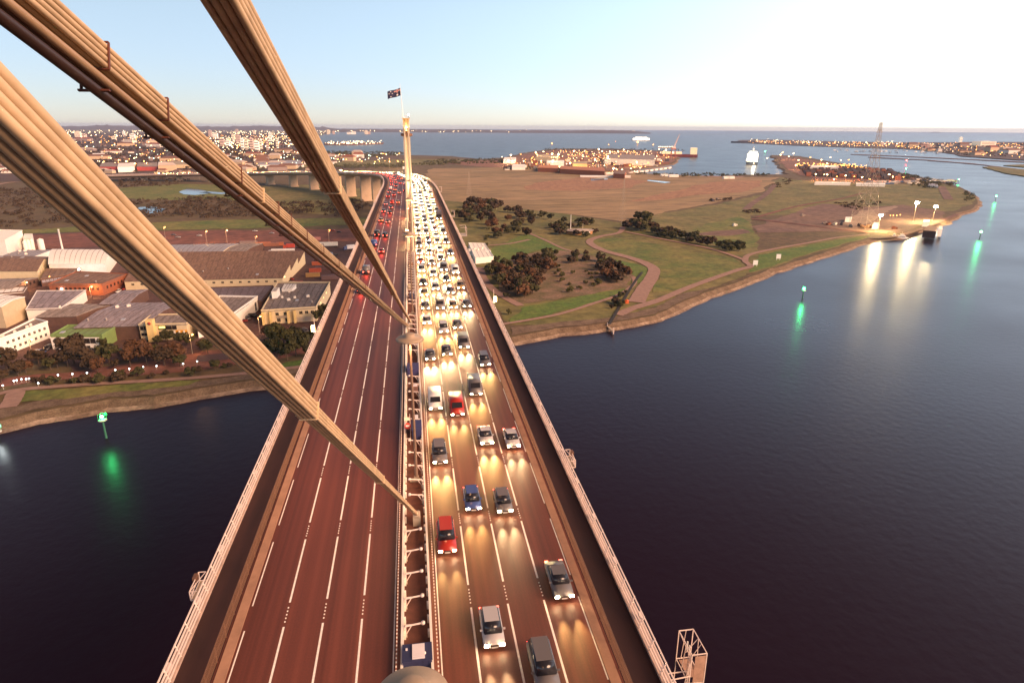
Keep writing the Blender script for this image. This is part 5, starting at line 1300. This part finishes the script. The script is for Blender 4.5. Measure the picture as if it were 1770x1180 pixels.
light_field('pier_lights', [(562, 251), (600, 251), (660, 249.4), (660, 248), (600, 248), (562, 248.3)], 90, 1.8, LEM[1], 'bright lights strung along the pier in the bay', 35, 12)
light_field('town_lights', [(1280, 247), (1400, 252), (1560, 257), (1560, 248), (1400, 246), (1300, 243.5)], 150, 1.9, LEM[0], 'amber lights along the western shore wharves', 36)
light_field('town_lights', [(1280, 247), (1400, 252), (1560, 257), (1560, 248), (1400, 246), (1300, 243.5)], 90, 1.9, LEM[1], 'white lights along the western shore wharves', 37, 14)
light_field('town_lights', [(1560, 257), (1625, 262), (1665, 269), (1790, 277), (1800, 250), (1560, 248)], 150, 1.7, LEM[0], 'amber street lights of the western shore town', 38)
light_field('town_lights', [(1560, 257), (1625, 262), (1665, 269), (1790, 277), (1800, 250), (1560, 248)], 60, 1.6, LEM[1], 'white street lights of the western shore town', 39)
# port peninsula: sheds, containers, floodlights, cranes, ships
for px_, h_, rm_, wm_, lab in [([(1045, 274), (1132, 276), (1132, 268), (1052, 267)], 16, r_gr, w_wh, 'long pale port shed in front of the far wharf'), ([(945, 281), (975, 281), (975, 277), (945, 277)], 10, w_wh, w_wh, 'bright white port shed in the middle of the port'), ([(990, 283), (1015, 283), (1015, 279), (990, 279)], 10, r_tan, w_ye, 'yellow walled port shed'),
                               ([(925, 272), (962, 273), (966, 267), (930, 267)], 12, r_tan, w_cr, 'cream port shed among the far lamps'), ([(870, 277), (890, 277), (892, 272), (872, 272)], 9, w_wh, w_wh, 'white shed at the left end of the port'), ([(885, 288), (908, 288), (908, 284), (886, 284)], 8, w_wh, w_wh, 'low white shed at the near left corner of the port'),
                               ([(930, 290), (965, 291), (965, 286), (932, 285)], 9, mat('orange lit roof', (.5, .2, .08), .8), w_br, 'orange brick port shed near the dry field'), ([(968, 292), (1045, 296), (1045, 290), (970, 287)], 10, mat('rust roof', (.42, .16, .07), .8), w_br, 'long rust red port shed at the edge of the dry field'),
                               ([(1060, 300), (1080, 301), (1082, 296), (1062, 296)], 9, r_br, w_br, 'brown port shed at the near tip of the port'), ([(1003, 304), (1090, 305), (1090, 303.5), (1003, 303)], 3, w_wh, w_wh, 'thin white roofed shed row at the edge of the field')]:
    shed('port_shed', lab, 'shed', px_, h_, rm_, wm_, 'flat')
for i, (a, b, wd_) in enumerate([(1035, 301, 18), (1053, 302, 14), (1148, 305, 12), (1164, 306, 16), (1256, 309, 12), (1264, 309, 9)]):
    z = (P(a, b) - CAMP).length / F; t = empty('field_shed', P(a, b)); tag(t, ['long white shed at the field edge below the port', 'shorter white shed at the field edge below the port', 'white shed left of the pair by the channel shore', 'white shed right of the pair by the channel shore', 'white hut left of the pair near the dark shrub line', 'white hut right of the pair near the dark shrub line'][i], 'shed')
    W = wd_ * z; MB().box((0, 0, 1.5), (W, 7, 4)).build('wall', w_wh, t); MB().add([(-W / 2, -4, 3.5), (W / 2, -4, 3.5), (W / 2, 4, 3.5), (-W / 2, 4, 3.5), (-W / 2, 0, 5), (W / 2, 0, 5)], [(0, 1, 5, 4), (2, 3, 4, 5), (1, 2, 5), (3, 0, 4)]).build('roof', w_wh, t)
sheet('flooded_patch', [(1020, 309), (1048, 307), (1052, 310), (1022, 312)], pond, 6, .2); sheet('flooded_patch', [(1120, 311), (1160, 315), (1150, 316.5), (1118, 312.5)], pond, 6, .2)
sheet('pale_patch', [(1210, 303.5), (1290, 305), (1280, 307), (1215, 305.5)], pathm, 4, .2)
cm = {}
CC = [(.20, .06, .03), (.04, .035, .05), (.30, .24, .20), (.36, .18, .08), (.62, .58, .5), (.055, .025, .022), (.05, .10, .20)]
CNM = ['rust red', 'dark navy', 'grey', 'orange brown', 'white', 'maroon', 'blue']
def stackc(px, py, ci, hgt, where_, L=12.2, rz=0):
    if (ci, hgt) not in cm:
        mb = MB()
        for k in range(hgt): mb.box((0, 0, 1.35 + 2.7 * k), (L, 2.5, 2.6))
        cm[(ci, hgt)] = mb.mesh('shipping_container', mat('box %d' % ci, CC[ci], .8, .15, .3))
    o = inst('shipping_container', cm[(ci, hgt)], None, P(px, py), rz)
    lab = 'stack of %s %s shipping containers %s' % (('', '', 'two', 'three')[hgt], CNM[ci], where_) if hgt > 1 else '%s shipping container %s' % (CNM[ci], where_)
    tag(o, lab, 'container', lab)
for i in range(150):
    px = q.uniform(870, 1165); py = q.uniform(max(262, 300 - (px - 860) * .3), 284 if px > 1090 else 292)
    if 1040 < px < 1135 and py < 277: py = q.uniform(278, 288)
    stackc(px, py, q.choice([0, 0, 3, 2, 4, 5, 1]), q.choice([1, 1, 2, 3]), 'on the port peninsula', rz=q.choice([0, 1.57]) + .2)
for r_ in range(9):
    for c_ in range(15):
        px = 1382 + c_ * 11 + r_ * 2 + q.uniform(-1, 1); py = 289.5 + r_ * 1.9 + c_ * .55
        if py < 289: continue
        stackc(px, py, q.choice([5, 1, 5, 1, 0]), q.choice([2, 3, 3]), 'in the dark block of stacks on the point', rz=.1)
def mast(px, py, H, em, power, c, label, big=1.6, group=None):
    t = empty('floodlight_mast', P(px, py)); tag(t, label, 'floodlight mast', group)
    MB().bar((0, 0, -1), (0, 0, H), .45, 8, .25).box((0, 0, H + .1), (big * 2.4, big, .4)).build('mast', dark, t)
    MB().lathe(sphere(big * .55, 5), (-big * .7, -big * .2, H - big * .4), 8).lathe(sphere(big * .55, 5), (big * .7, -big * .2, H - big * .4), 8).lathe(sphere(big * .45, 5), (0, -big * .3, H - big * .2), 8).build('lens', em, t)
    if power: area_light((0, -1, H - big * 1.4), None, power, c, 1.5, 'lamp', t)
pl = [(883, 283, 24, 1), (900, 277, 18, 0), (926, 276, 22, 1), (939, 274, 22, 1), (954, 280, 24, 1), (969, 268, 16, 0), (991, 270, 18, 0), (1013, 269, 14, 0), (1034, 273, 28, 1), (1040, 276, 26, 1), (1054, 269, 15, 0), (1062, 269, 14, 0), (1068, 270, 16, 0), (1095, 270, 18, 0), (1050, 284, 22, 1), (1069, 281, 18, 0), (1100, 288, 12, 0), (935, 290, 14, 0), (985, 292, 14, 0), (1120, 290, 12, 0), (1078, 262, 8, 1),
      (1138, 274, 30, 1), (1150, 272, 26, 1), (1162, 277, 24, 1), (955, 287, 14, 1), (905, 288, 14, 1), (1028, 286, 15, 0), (1008, 280, 16, 1), (965, 278, 20, 1), (1090, 297, 8, 1), (1060, 298, 10, 0), (1075, 299, 8, 1), (995, 300, 7, 1), (868, 281, 16, 1), (878, 287, 14, 1)]
for i, (a, b, h, k) in enumerate(pl):
    mast(a, b, h, LEM[k], 70000 if i % 2 == 0 else 0, (1, .55, .22), '%s %s floodlight mast on the port peninsula' % ('tall' if h > 18 else 'short', LN[k]), 2.0 if h > 18 else 1.5, '%s %s floodlight masts on the port peninsula' % ('tall' if h > 18 else 'short', LN[k]))
light_field('port_lights', [(865, 284), (1085, 300), (1160, 280), (1150, 264), (960, 262)], 190, 1.1, LEM[0], 'many small amber lights scattered over the port peninsula', 40, 6)
light_field('port_lights', [(865, 284), (1085, 300), (1160, 280), (1150, 264), (960, 262)], 100, 1.1, LEM[1], 'many small white lights scattered over the port peninsula', 41, 8)
isl = [(1348, 276, 16, 1), (1362, 281, 18, 1), (1370, 276, 20, 1), (1378, 292, 22, 1), (1374, 294, 12, 1), (1399, 283, 18, 0), (1418, 286, 16, 0), (1433, 286, 22, 1), (1452, 284, 12, 0), (1465, 288, 18, 0), (1428, 292, 14, 1), (1475, 293, 14, 0), (1408, 313, 14, 1), (1423, 312, 12, 1), (1428, 312, 12, 1), (1445, 314, 10, 0), (1460, 312, 10, 1), (1475, 314, 10, 0), (1488, 315, 10, 0), (1534, 316, 16, 1), (1542, 313, 9, 0), (1560, 314, 9, 0), (1352, 268, 10, 0), (1325, 283, 16, 1), (1440, 317, 8, 0), (1502, 317, 8, 0)]
for i, (a, b, h, k) in enumerate(isl):
    mast(a, b, h, LEM[k], 22000 if i % 2 == 0 else 0, (1, .5, .2), '%s %s floodlight mast around the container stacks on the point' % ('tall' if h > 15 else 'short', LN[k]), 1.7 if h > 15 else 1.1, '%s %s floodlight masts around the container stacks on the point' % ('tall' if h > 15 else 'short', LN[k]))
light_field('stack_lights', [(1375, 290), (1497, 292), (1497, 290.5), (1378, 288)], 150, .9, LEM[0], 'row of amber lights along the back of the dark container stacks', 42, 8)
light_field('yard_lights', [(1400, 314), (1560, 318), (1560, 314), (1405, 311)], 70, .55, LEM[3], 'small reddish lights in the car yard on the point', 43, 4)
for i in range(90):
    px = q.uniform(1500, 1650); py = 316 + (1650 - px) * .008 + q.uniform(-2.5, 2) - max(0, px - 1590) * .0
    if px > 1585: py = q.uniform(309, 314) + (px - 1585) * .06
    stackc(px, py, q.choice([4, 4, 2, 4, 6]), 1, 'in the pale storage yard on the point', rz=q.uniform(-.2, .2))
for px_, h_, rm_, wm_, lab in [([(1400, 289), (1450, 290), (1450, 286.5), (1402, 286)], 7, w_wh, w_wh, 'long white shed behind the dark container stacks'), ([(1480, 318), (1530, 319), (1530, 316.5), (1480, 316)], 4, w_wh, w_wh, 'low white shed at the front of the storage yard'), ([(1408, 316), (1470, 317), (1470, 315), (1410, 314)], 4, w_wh, w_wh, 'low white canopy in front of the dark stacks'), ([(1604, 320), (1622, 322), (1620, 318), (1606, 317)], 3.5, r_bl, w_wh, 'small pale roofed building at the end of the storage yard')]:
    shed('yard_shed', lab, 'shed', px_, h_, rm_, wm_, 'flat')
# ships
def ship(px, py, L, Bm, rz, hull, label, up, em=True, upm=None, hullh=9):
    t = empty('ship', P(px, py, 0), rz); tag(t, label, 'ship')
    h = [(-Bm / 2, -L / 2), (Bm / 2, -L / 2), (Bm / 2, L * .32), (Bm * .3, L * .45), (0, L / 2), (-Bm * .3, L * .45), (-Bm / 2, L * .32)]
    MB().prism(h, -1, hullh).build('hull', mat('hull ' + label[:12], hull, .5, .1, .1), t)
    um = upm or mat('glowing superstructure', (.9, .86, .78), .6, emit=(1, .88, .66), es=1.6)  # walls glow by themselves, the light on them is put into the material
    for (y0, y1, z0, z1, k, nm) in up:
        mb = MB(); mb.box((0, (y0 + y1) / 2, (z0 + z1) / 2 + hullh), (Bm * k, y1 - y0, z1 - z0)); o = mb.build(nm, um, t)
        wb = MB()
        for j in range(max(1, int((z1 - z0) / 3))): wb.box((0, (y0 + y1) / 2, hullh + z0 + 1.5 + 3 * j), (Bm * k + .3, y1 - y0 + .3, .8))
        wb.build('window_band', mat('ship windows', (.15, .13, .1), .4), o)
    return t
s_ = ship(1300, 282, 200, 31, R(-29), (.02, .022, .035), 'large ship seen stern on with a dark hull and brilliantly lit white superstructure', [(-98, -60, 0, 20, .95, 'superstructure'), (-92, -70, 20, 27, .7, 'bridge_deck')])
MB().bar((0, -80, 36), (0, -80, 50), .6, 6).bar((-14, -80, 33), (14, -80, 33), .5, 6).bar((-12, -95, 25), (-12, -95, 34), .4, 6).bar((12, -95, 25), (12, -95, 34), .4, 6).build('mast', whitep, s_)
MB().lathe(sphere(1.3, 5), (-13, -98, 29), 8).lathe(sphere(1.3, 5), (10, -98, 30), 8).lathe(sphere(1.3, 5), (0, -82, 42), 8).lathe(sphere(1.1, 5), (-15, -99, 12), 8).lathe(sphere(1.1, 5), (5, -101, 4), 8).build('deck_lamp', LEM[1], s_)
area_light((6, -118, 16), None, 60000, (1, .9, .6), 2, 'lamp', s_)
s_ = ship(1168, 271, 150, 30, R(70), (.22, .035, .03), 'red hulled ship berthed at the tip of the port with lit deckhouse', [(-72, -50, 0, 22, .9, 'deckhouse'), (-20, 50, 0, 8, .8, 'hatch')], upm=mat('dock ship glow', (.85, .7, .5), .6, emit=(1, .7, .35), es=.6))  # deckhouse and hatch walls carry a warm glow in their material
MB().bar((0, -10, 9), (8, -8, 26), .9, 6).bar((0, -10, 9), (-6, -30, 24), .6, 6).build('deck_crane', dark, s_)
ship(1107, 243.2, 150, 26, R(82), (.5, .45, .4), 'brightly lit white ferry out on the bay', [(-70, 60, 0, 12, .9, 'deck'), (-50, 40, 12, 20, .8, 'upper_deck')], upm=mat('ferry glow', (.9, .85, .75), .5, emit=(1, .88, .68), es=3.2), hullh=6)  # deck walls emit their own brightness
t = empty('buoy_light', P(1102, 250, 0)); tag(t, 'bright amber light on the water below the ferry', 'light'); MB().lathe([(4, 0), (4, 3), (1, 5)], n=10).build('float', dark, t); MB().lathe(sphere(5.5, 6), (0, 0, 14), 10).build('lens', LEM[0], t)
for a, b, lab in ((954, 250, 'amber beacon on the water behind the port'), (1129, 252, 'dim amber beacon on the water left of the harbour crane'), (1052, 252, 'small amber beacon on the water above the port'), (1064, 246, 'faint small light far out on the bay')):
    t = empty('buoy_light', P(a, b, 0)); tag(t, lab, 'light'); MB().lathe([(3, 0), (3, 2), (1, 4)], n=8).build('float', dark, t); MB().lathe(sphere({954: 3.6, 1129: 2.8, 1052: 2, 1064: 1.6}[a], 5), (0, 0, 6), 8).build('lens', LEM[0], t)
ship(1286, 247.2, 180, 28, R(60), (.03, .02, .03), 'small distant dark ship at the left end of the western shore wharf', [(-80, -60, 0, 16, .8, 'superstructure')], upm=mat('dim ship white', (.6, .5, .4), .6), hullh=10)
for a, b, lab in ((1461, 225.5, 'tiny pale ship on the horizon left of the pylon'), (1617, 229.5, 'tiny pale ship on the horizon right of the pylon')):
    ship(a, b, 260, 40, R(50), (.5, .45, .42), lab, [(-110, 80, 0, 22, .8, 'superstructure')], upm=mat('far ship glow', (.9, .85, .8), .6, emit=(1, .9, .8), es=.5), hullh=14)  # pale look helped by a weak glow in the wall material
# harbour crane
t = empty('harbour_crane', P(1163, 273)); tag(t, 'harbour crane with a tall raised pink white jib at the tip of the port', 'crane')
MB().bar((-9, -6, 0), (-5, 0, 28), 1.0).bar((9, -6, 0), (5, 0, 28), 1.0).bar((-9, 6, 0), (-5, 0, 28), 1.0).bar((9, 6, 0), (5, 0, 28), 1.0).box((0, 0, 29), (16, 8, 3)).build('portal', mat('crane red', (.45, .08, .05), .6), t)
MB().box((0, 0, 33), (12, 8, 6)).build('machine_house', pinkm, t); MB().bar((2, 0, 34), (17, 0, 76), 1.5, 4, .7).bar((-2, 0, 36), (17, 0, 76), .35).build('jib', mat('crane jib', (.85, .6, .5), .6), t)
MB().box((-30, 0, 33), (50, 3, 2.5)).build('boom', steel, t); mb = MB()
for i in range(9): mb.lathe(sphere(1.1, 4), (-52 + i * 6, 0, 36), 6)
mb.build('lamp', LEM[1], t)
mb = MB(); t = empty('wharf', P(1130, 290, 0)); tag(t, 'long low port wharf on piles with white fenders along the channel', 'wharf')
a, b = P(1085, 299, 2.5) - t.location, P(1160, 289, 2.5) - t.location
mb.bar(a, b, 2.2, 4); mb.build('deck', conc, t); mb = MB()
for i in range(9): c = a.lerp(b, (i + .5) / 9); mb.box(c + Vector((0, -4, -1)), ((b - a).length / 14, 2, 4), math.atan2(b.y - a.y, b.x - a.x))
mb.build('fender', w_wh, t)
# lattice pylons
def pylon(px, py, H, B, label, r=.3, m=None):
    t = empty('transmission_pylon', P(px, py), R(20)); tag(t, label, 'pylon'); mb = MB(); n = 9
    def c(k): 
        f = k / n; return B / 2 * ((1 - f) ** 1.25 * .92 + .08), H * f
    for k in range(n):
        (w0, z0), (w1, z1) = c(k), c(k + 1)
        P0 = [(-w0, -w0, z0), (w0, -w0, z0), (w0, w0, z0), (-w0, w0, z0)]; P1 = [(-w1, -w1, z1), (w1, -w1, z1), (w1, w1, z1), (-w1, w1, z1)]
        for i in range(4):
            j = (i + 1) % 4; mb.bar(P0[i], P1[i], r * 1.3); mb.bar(P0[i], P1[j], r * .7); mb.bar(P0[j], P1[i], r * .7); mb.bar(P1[i], P1[j], r * .8)
    mb.build('lattice', m or mat('pylon steel', (.42, .33, .25), .6), t)
    mb = MB()
    for f in (.80, .90): 
        for s_ in (-1, 1): mb.bar((s_ * B * .02, 0, H * f), (s_ * H * .055, 0, H * f + 1), r); mb.bar((s_ * B * .02, 0, H * (f + .03)), (s_ * H * .055, 0, H * f + 1), r * .7)
    mb.build('cross_arm', m or mat('pylon steel', (.42, .33, .25), .6), t)
    return t
pylon(1491, 393, 102, 20, 'very tall lattice pylon standing on the yard by the river', .13)
pylon(1075, 386, 46, 7, 'slim lattice pylon in front of the dry field', .06)
pylon(811, 345, 38, 7, 'faint small lattice pylon on the dry field near the bridge', .06)
# wharf at the point: three big floodlights, sheds, boats
def bigflood(px, py, H, power, label):
    t = empty('floodlight_mast', P(px, py)); tag(t, label, 'floodlight mast')
    MB().bar((0, 0, -1), (0, 0, H), .35, 8, .2).box((0, 0, H), (3.2, .8, .4)).build('mast', steel, t)
    MB().lathe(sphere(1.05, 8), (-1.1, -.4, H - 1.2), 12).lathe(sphere(1.05, 8), (1.1, -.4, H - 1.2), 12).build('lens', glow('flood lens', (1, .86, .55), 160), t)
    area_light((0, -1.2, H - 2.2), None, power, (1, .70, .28), 1.0, 'lamp', t)
bigflood(1517, 400, 17, 70000, 'blazing floodlight mast on the river bank, left of the three')
bigflood(1578, 384, 22, 90000, 'blazing floodlight mast behind the wharf, middle of the three')
bigflood(1612, 382, 17, 70000, 'blazing floodlight mast at the head of the wharf, right of the three')
strip('quay_wall', [(1500, 411), (1545, 409), (1580, 399), (1600, 392), (1655, 370)], 5, concd, 0, z=2.9)
for px_, h_, rm_, wm_, lab in [([(1596, 398), (1618, 400), (1620, 392), (1604, 390)], 6, r_br, w_dk, 'dark timber shed on the end of the wharf'), ([(1595, 384), (1607, 384), (1607, 380), (1597, 380)], 5, w_wh, w_wh, 'small white roofed cabin above the wharf'), ([(1622, 397), (1629, 397), (1629, 391), (1623, 391)], 6, w_wh, w_wh, 'narrow white cabin at the right end of the wharf'), ([(1508, 389), (1520, 389), (1520, 385), (1511, 384)], 4, w_wh, w_wh, 'white tent roofed store on the river bank yard'), ([(1461, 378), (1472, 378), (1472, 375), (1462, 375)], 4, w_wh, w_wh, 'small white hut left of the tall lattice pylon')]:
    shed('wharf_shed', lab, 'shed', px_, h_, rm_, wm_, 'flat')
for i, (a, b, c_) in enumerate([(1425, 388, 2), (1432, 389, 0), (1443, 389, 4), (1454, 389, 1), (1470, 393, 1), (1486, 391, 5), (1491, 394, 3), (1500, 394, 3), (1503, 393, 3), (1546, 396, 0), (1388, 374, 2), (1270, 391, 4), (1232, 348, 1), (1240, 346, 2)]):
    t = empty('machine_crate', P(a, b), .3 * i); tag(t, '%s machine crate, %s' % (CNM[c_], ['farthest left on the purple dirt yard', 'second from the left on the purple dirt yard', 'left of the pylon', 'just left of the dark crate', 'at the foot of the pylon', 'between the pylon legs', 'lit yellow beside the pylon', 'beside the white tent store', 'in front of the white tent store', 'on the wharf apron', 'alone on the grass', 'by the park track', 'in the dark patch on the dry field, left', 'in the dark patch on the dry field, right'][i]), 'crate')
    MB().box((0, 0, 1.1), (5, 2.4, 2.2)).box((1, 0, 2.6), (2, 2, .8)).build('body', mat('box %d' % c_, CC[c_], .8), t); MB().bar((-1.8, -1.3, .4), (-1.8, 1.3, .4), .5, 10).bar((1.8, -1.3, .4), (1.8, 1.3, .4), .5, 10).build('wheel', tyre, t)
for i, (a, b) in enumerate([(1538, 377), (1543, 377), (1549, 377), (1555, 376)]):
    post_lamp(a, b, 3, ['leftmost of four small yellow lamps on the grass', 'second of four small yellow lamps on the grass', 'third of four small yellow lamps on the grass', 'rightmost of four small yellow lamps on the grass'][i], LEM[0], 0, None, .5, None, .2)
def boat(px, py, L, rz, label):
    t = empty('motor_boat', P(px, py, 0), rz); tag(t, label, 'boat')
    W = L * .3; lo = [(-W * .4, -L / 2, -.3), (W * .4, -L / 2, -.3), (W * .4, L * .2, -.3), (0, L * .42, -.3), (-W * .4, L * .2, -.3)]
    hi = [(-W / 2, -L / 2, 1.5), (W / 2, -L / 2, 1.5), (W / 2, L * .2, 1.7), (0, L / 2, 2.2), (-W / 2, L * .2, 1.7)]
    MB().add(lo + hi, [(i, (i + 1) % 5, 5 + (i + 1) % 5, 5 + i) for i in range(5)] + [(5, 6, 7, 8, 9)]).build('hull', w_wh, t)
    MB().prism([(-W * .35, -L * .3), (W * .35, -L * .3), (W * .32, L * .12), (-W * .32, L * .12)], 1.5, 3.2).prism([(-W * .28, -L * .2), (W * .28, -L * .2), (W * .25, 0), (-W * .25, 0)], 3.2, 4.6).build('cabin', w_wh, t)
    MB().box((0, L * .125, 2.5), (W * .6, .1, .7)).box((0, 0.03, 4.0), (W * .45, .1, .6)).box((0, -L * .08, 2.5), (W * .72, L * .3, .5)).build('windscreen', glassd, t)
    MB().bar((0, -L * .1, 4.6), (0, -L * .1, 7), .08).build('mast', whitep, t)
boat(1555, 413, 15, R(70), 'large white motor boat moored at the river bank, seen near the quay'); boat(1543, 413, 8, R(75), 'small white boat moored left of the large one')
for i in range(45):   # yachts moored off the western town
    a = q.uniform(1440, 1640); b = 257.5 + (a - 1440) * .02 + q.uniform(0, 5)
    if i == 0:
        hullm = MB().prism([(-2, -7), (2, -7), (2, 3), (0, 8), (-2, 3)], -.3, 2.2).mesh('hull', w_wh); cabinm = MB().box((0, -1.5, 2.8), (2.4, 6, 1.4)).mesh('cabin', w_wh); mastm = MB().bar((0, 1, 2), (0, 1, 19), .22).mesh('mast', whitep)
    t = empty('yacht', P(a, b, 0), q.uniform(0, 6)); tag(t, 'white yacht moored off the western shore town', 'yacht', 'white yachts moored off the western shore town')
    inst('hull', hullm, t); inst('cabin', cabinm, t); inst('mast', mastm, t)
# floodlit interchange on the far left road and lamps by the bay
for a, b, h, lab, em, pw in [(326, 313, 13, 'starlike amber lamp at the left end of the lamp group by the far road', LEM[0], 9000), (336, 313, 13, 'second amber lamp of the group by the far road', LEM[0], 9000), (345, 311, 14, 'cool lamp in the middle of the group by the far road', LEM[2], 0), (357, 313, 14, 'brightest amber lamp of the group by the far road', LEM[0], 12000), (364, 312, 14, 'amber lamp at the right end of the group by the far road', LEM[0], 9000),
                             (673, 291, 16, 'amber lamp on a pole left of the bay side floodlight', LEM[0], 9000), (687, 292, 18, 'starlike amber floodlight on the bay shore left of the flag tower', LEM[0], 16000), (697, 290, 14, 'amber lamp touching the left side of the flag tower', LEM[0], 0), (648, 290, 14, 'small amber lamp on a pole over the field by the bay', LEM[0], 0), (625, 287, 12, 'pair lamp among the trees by the bay', LEM[0], 0), (227, 310, 6, 'small cool lamp under the far road, left', LEM[2], 0), (235, 310, 6, 'small cool lamp under the far road, middle', LEM[2], 0), (243, 310, 6, 'small cool lamp under the far road, right', LEM[2], 0), (254, 291, 12, 'amber lamp in front of the long red factory hall', LEM[0], 9000), (707, 303, 0.1, 'x', None, 0)]:
    if em: post_lamp(a, b, h, lab, em, pw, (1, .5, .2), 1.0)
for s, lat, lab, pw in ((322, 1.0, 'starlike amber lamp in the median just right of the flag tower', 3000), (296, -1.0, 'starlike amber lamp in the median just left of the flag tower', 3000), (232, -1.0, 'small amber lamp in the median before the flag tower', 1500)):
    t = empty('median_lamp', at(s, lat)); tag(t, lab, 'lamp'); MB().bar((0, 0, 0), (0, 0, 4), .1, 6).build('post', steel, t); MB().lathe(sphere(.42, 6), (0, 0, 4.3), 10).build('lens', glow('median lens', (1, .6, .2), 90), t)
    area_light((0, -.8, 4.3), None, pw, (1, .55, .22), .4, 'lamp', t)
# posts on the approach: gantry signs seen above the viaduct
t = empty('road_sign', at(760, 19)); tag(t, 'small white road sign standing on the edge of the far viaduct', 'sign'); MB().bar((0, 0, 0), (0, 0, 6), .15).build('post', steel, t); MB().box((0, 0, 6.5), (4, .2, 3)).build('panel', w_wh, t)

# ------------------------------------------------------------------ the air between the camera and the far coast
hz = MB().box((0, 0, 0), (66000, 66000, 146))
ho = hz.build('haze', None, None, (0, 0, 71)); tag(ho, kind='stuff')
hm_ = bpy.data.materials.new('haze'); hm_.use_nodes = True; hn = hm_.node_tree; hn.nodes.clear()
pv = hn.nodes.new('ShaderNodeVolumePrincipled'); om = hn.nodes.new('ShaderNodeOutputMaterial')
pv.inputs['Color'].default_value = (.60, .72, 1.0, 1); pv.inputs['Density'].default_value = 0.000032; pv.inputs['Anisotropy'].default_value = 0.0
hn.links.new(pv.outputs[0], om.inputs['Volume']); ho.data.materials.append(hm_)
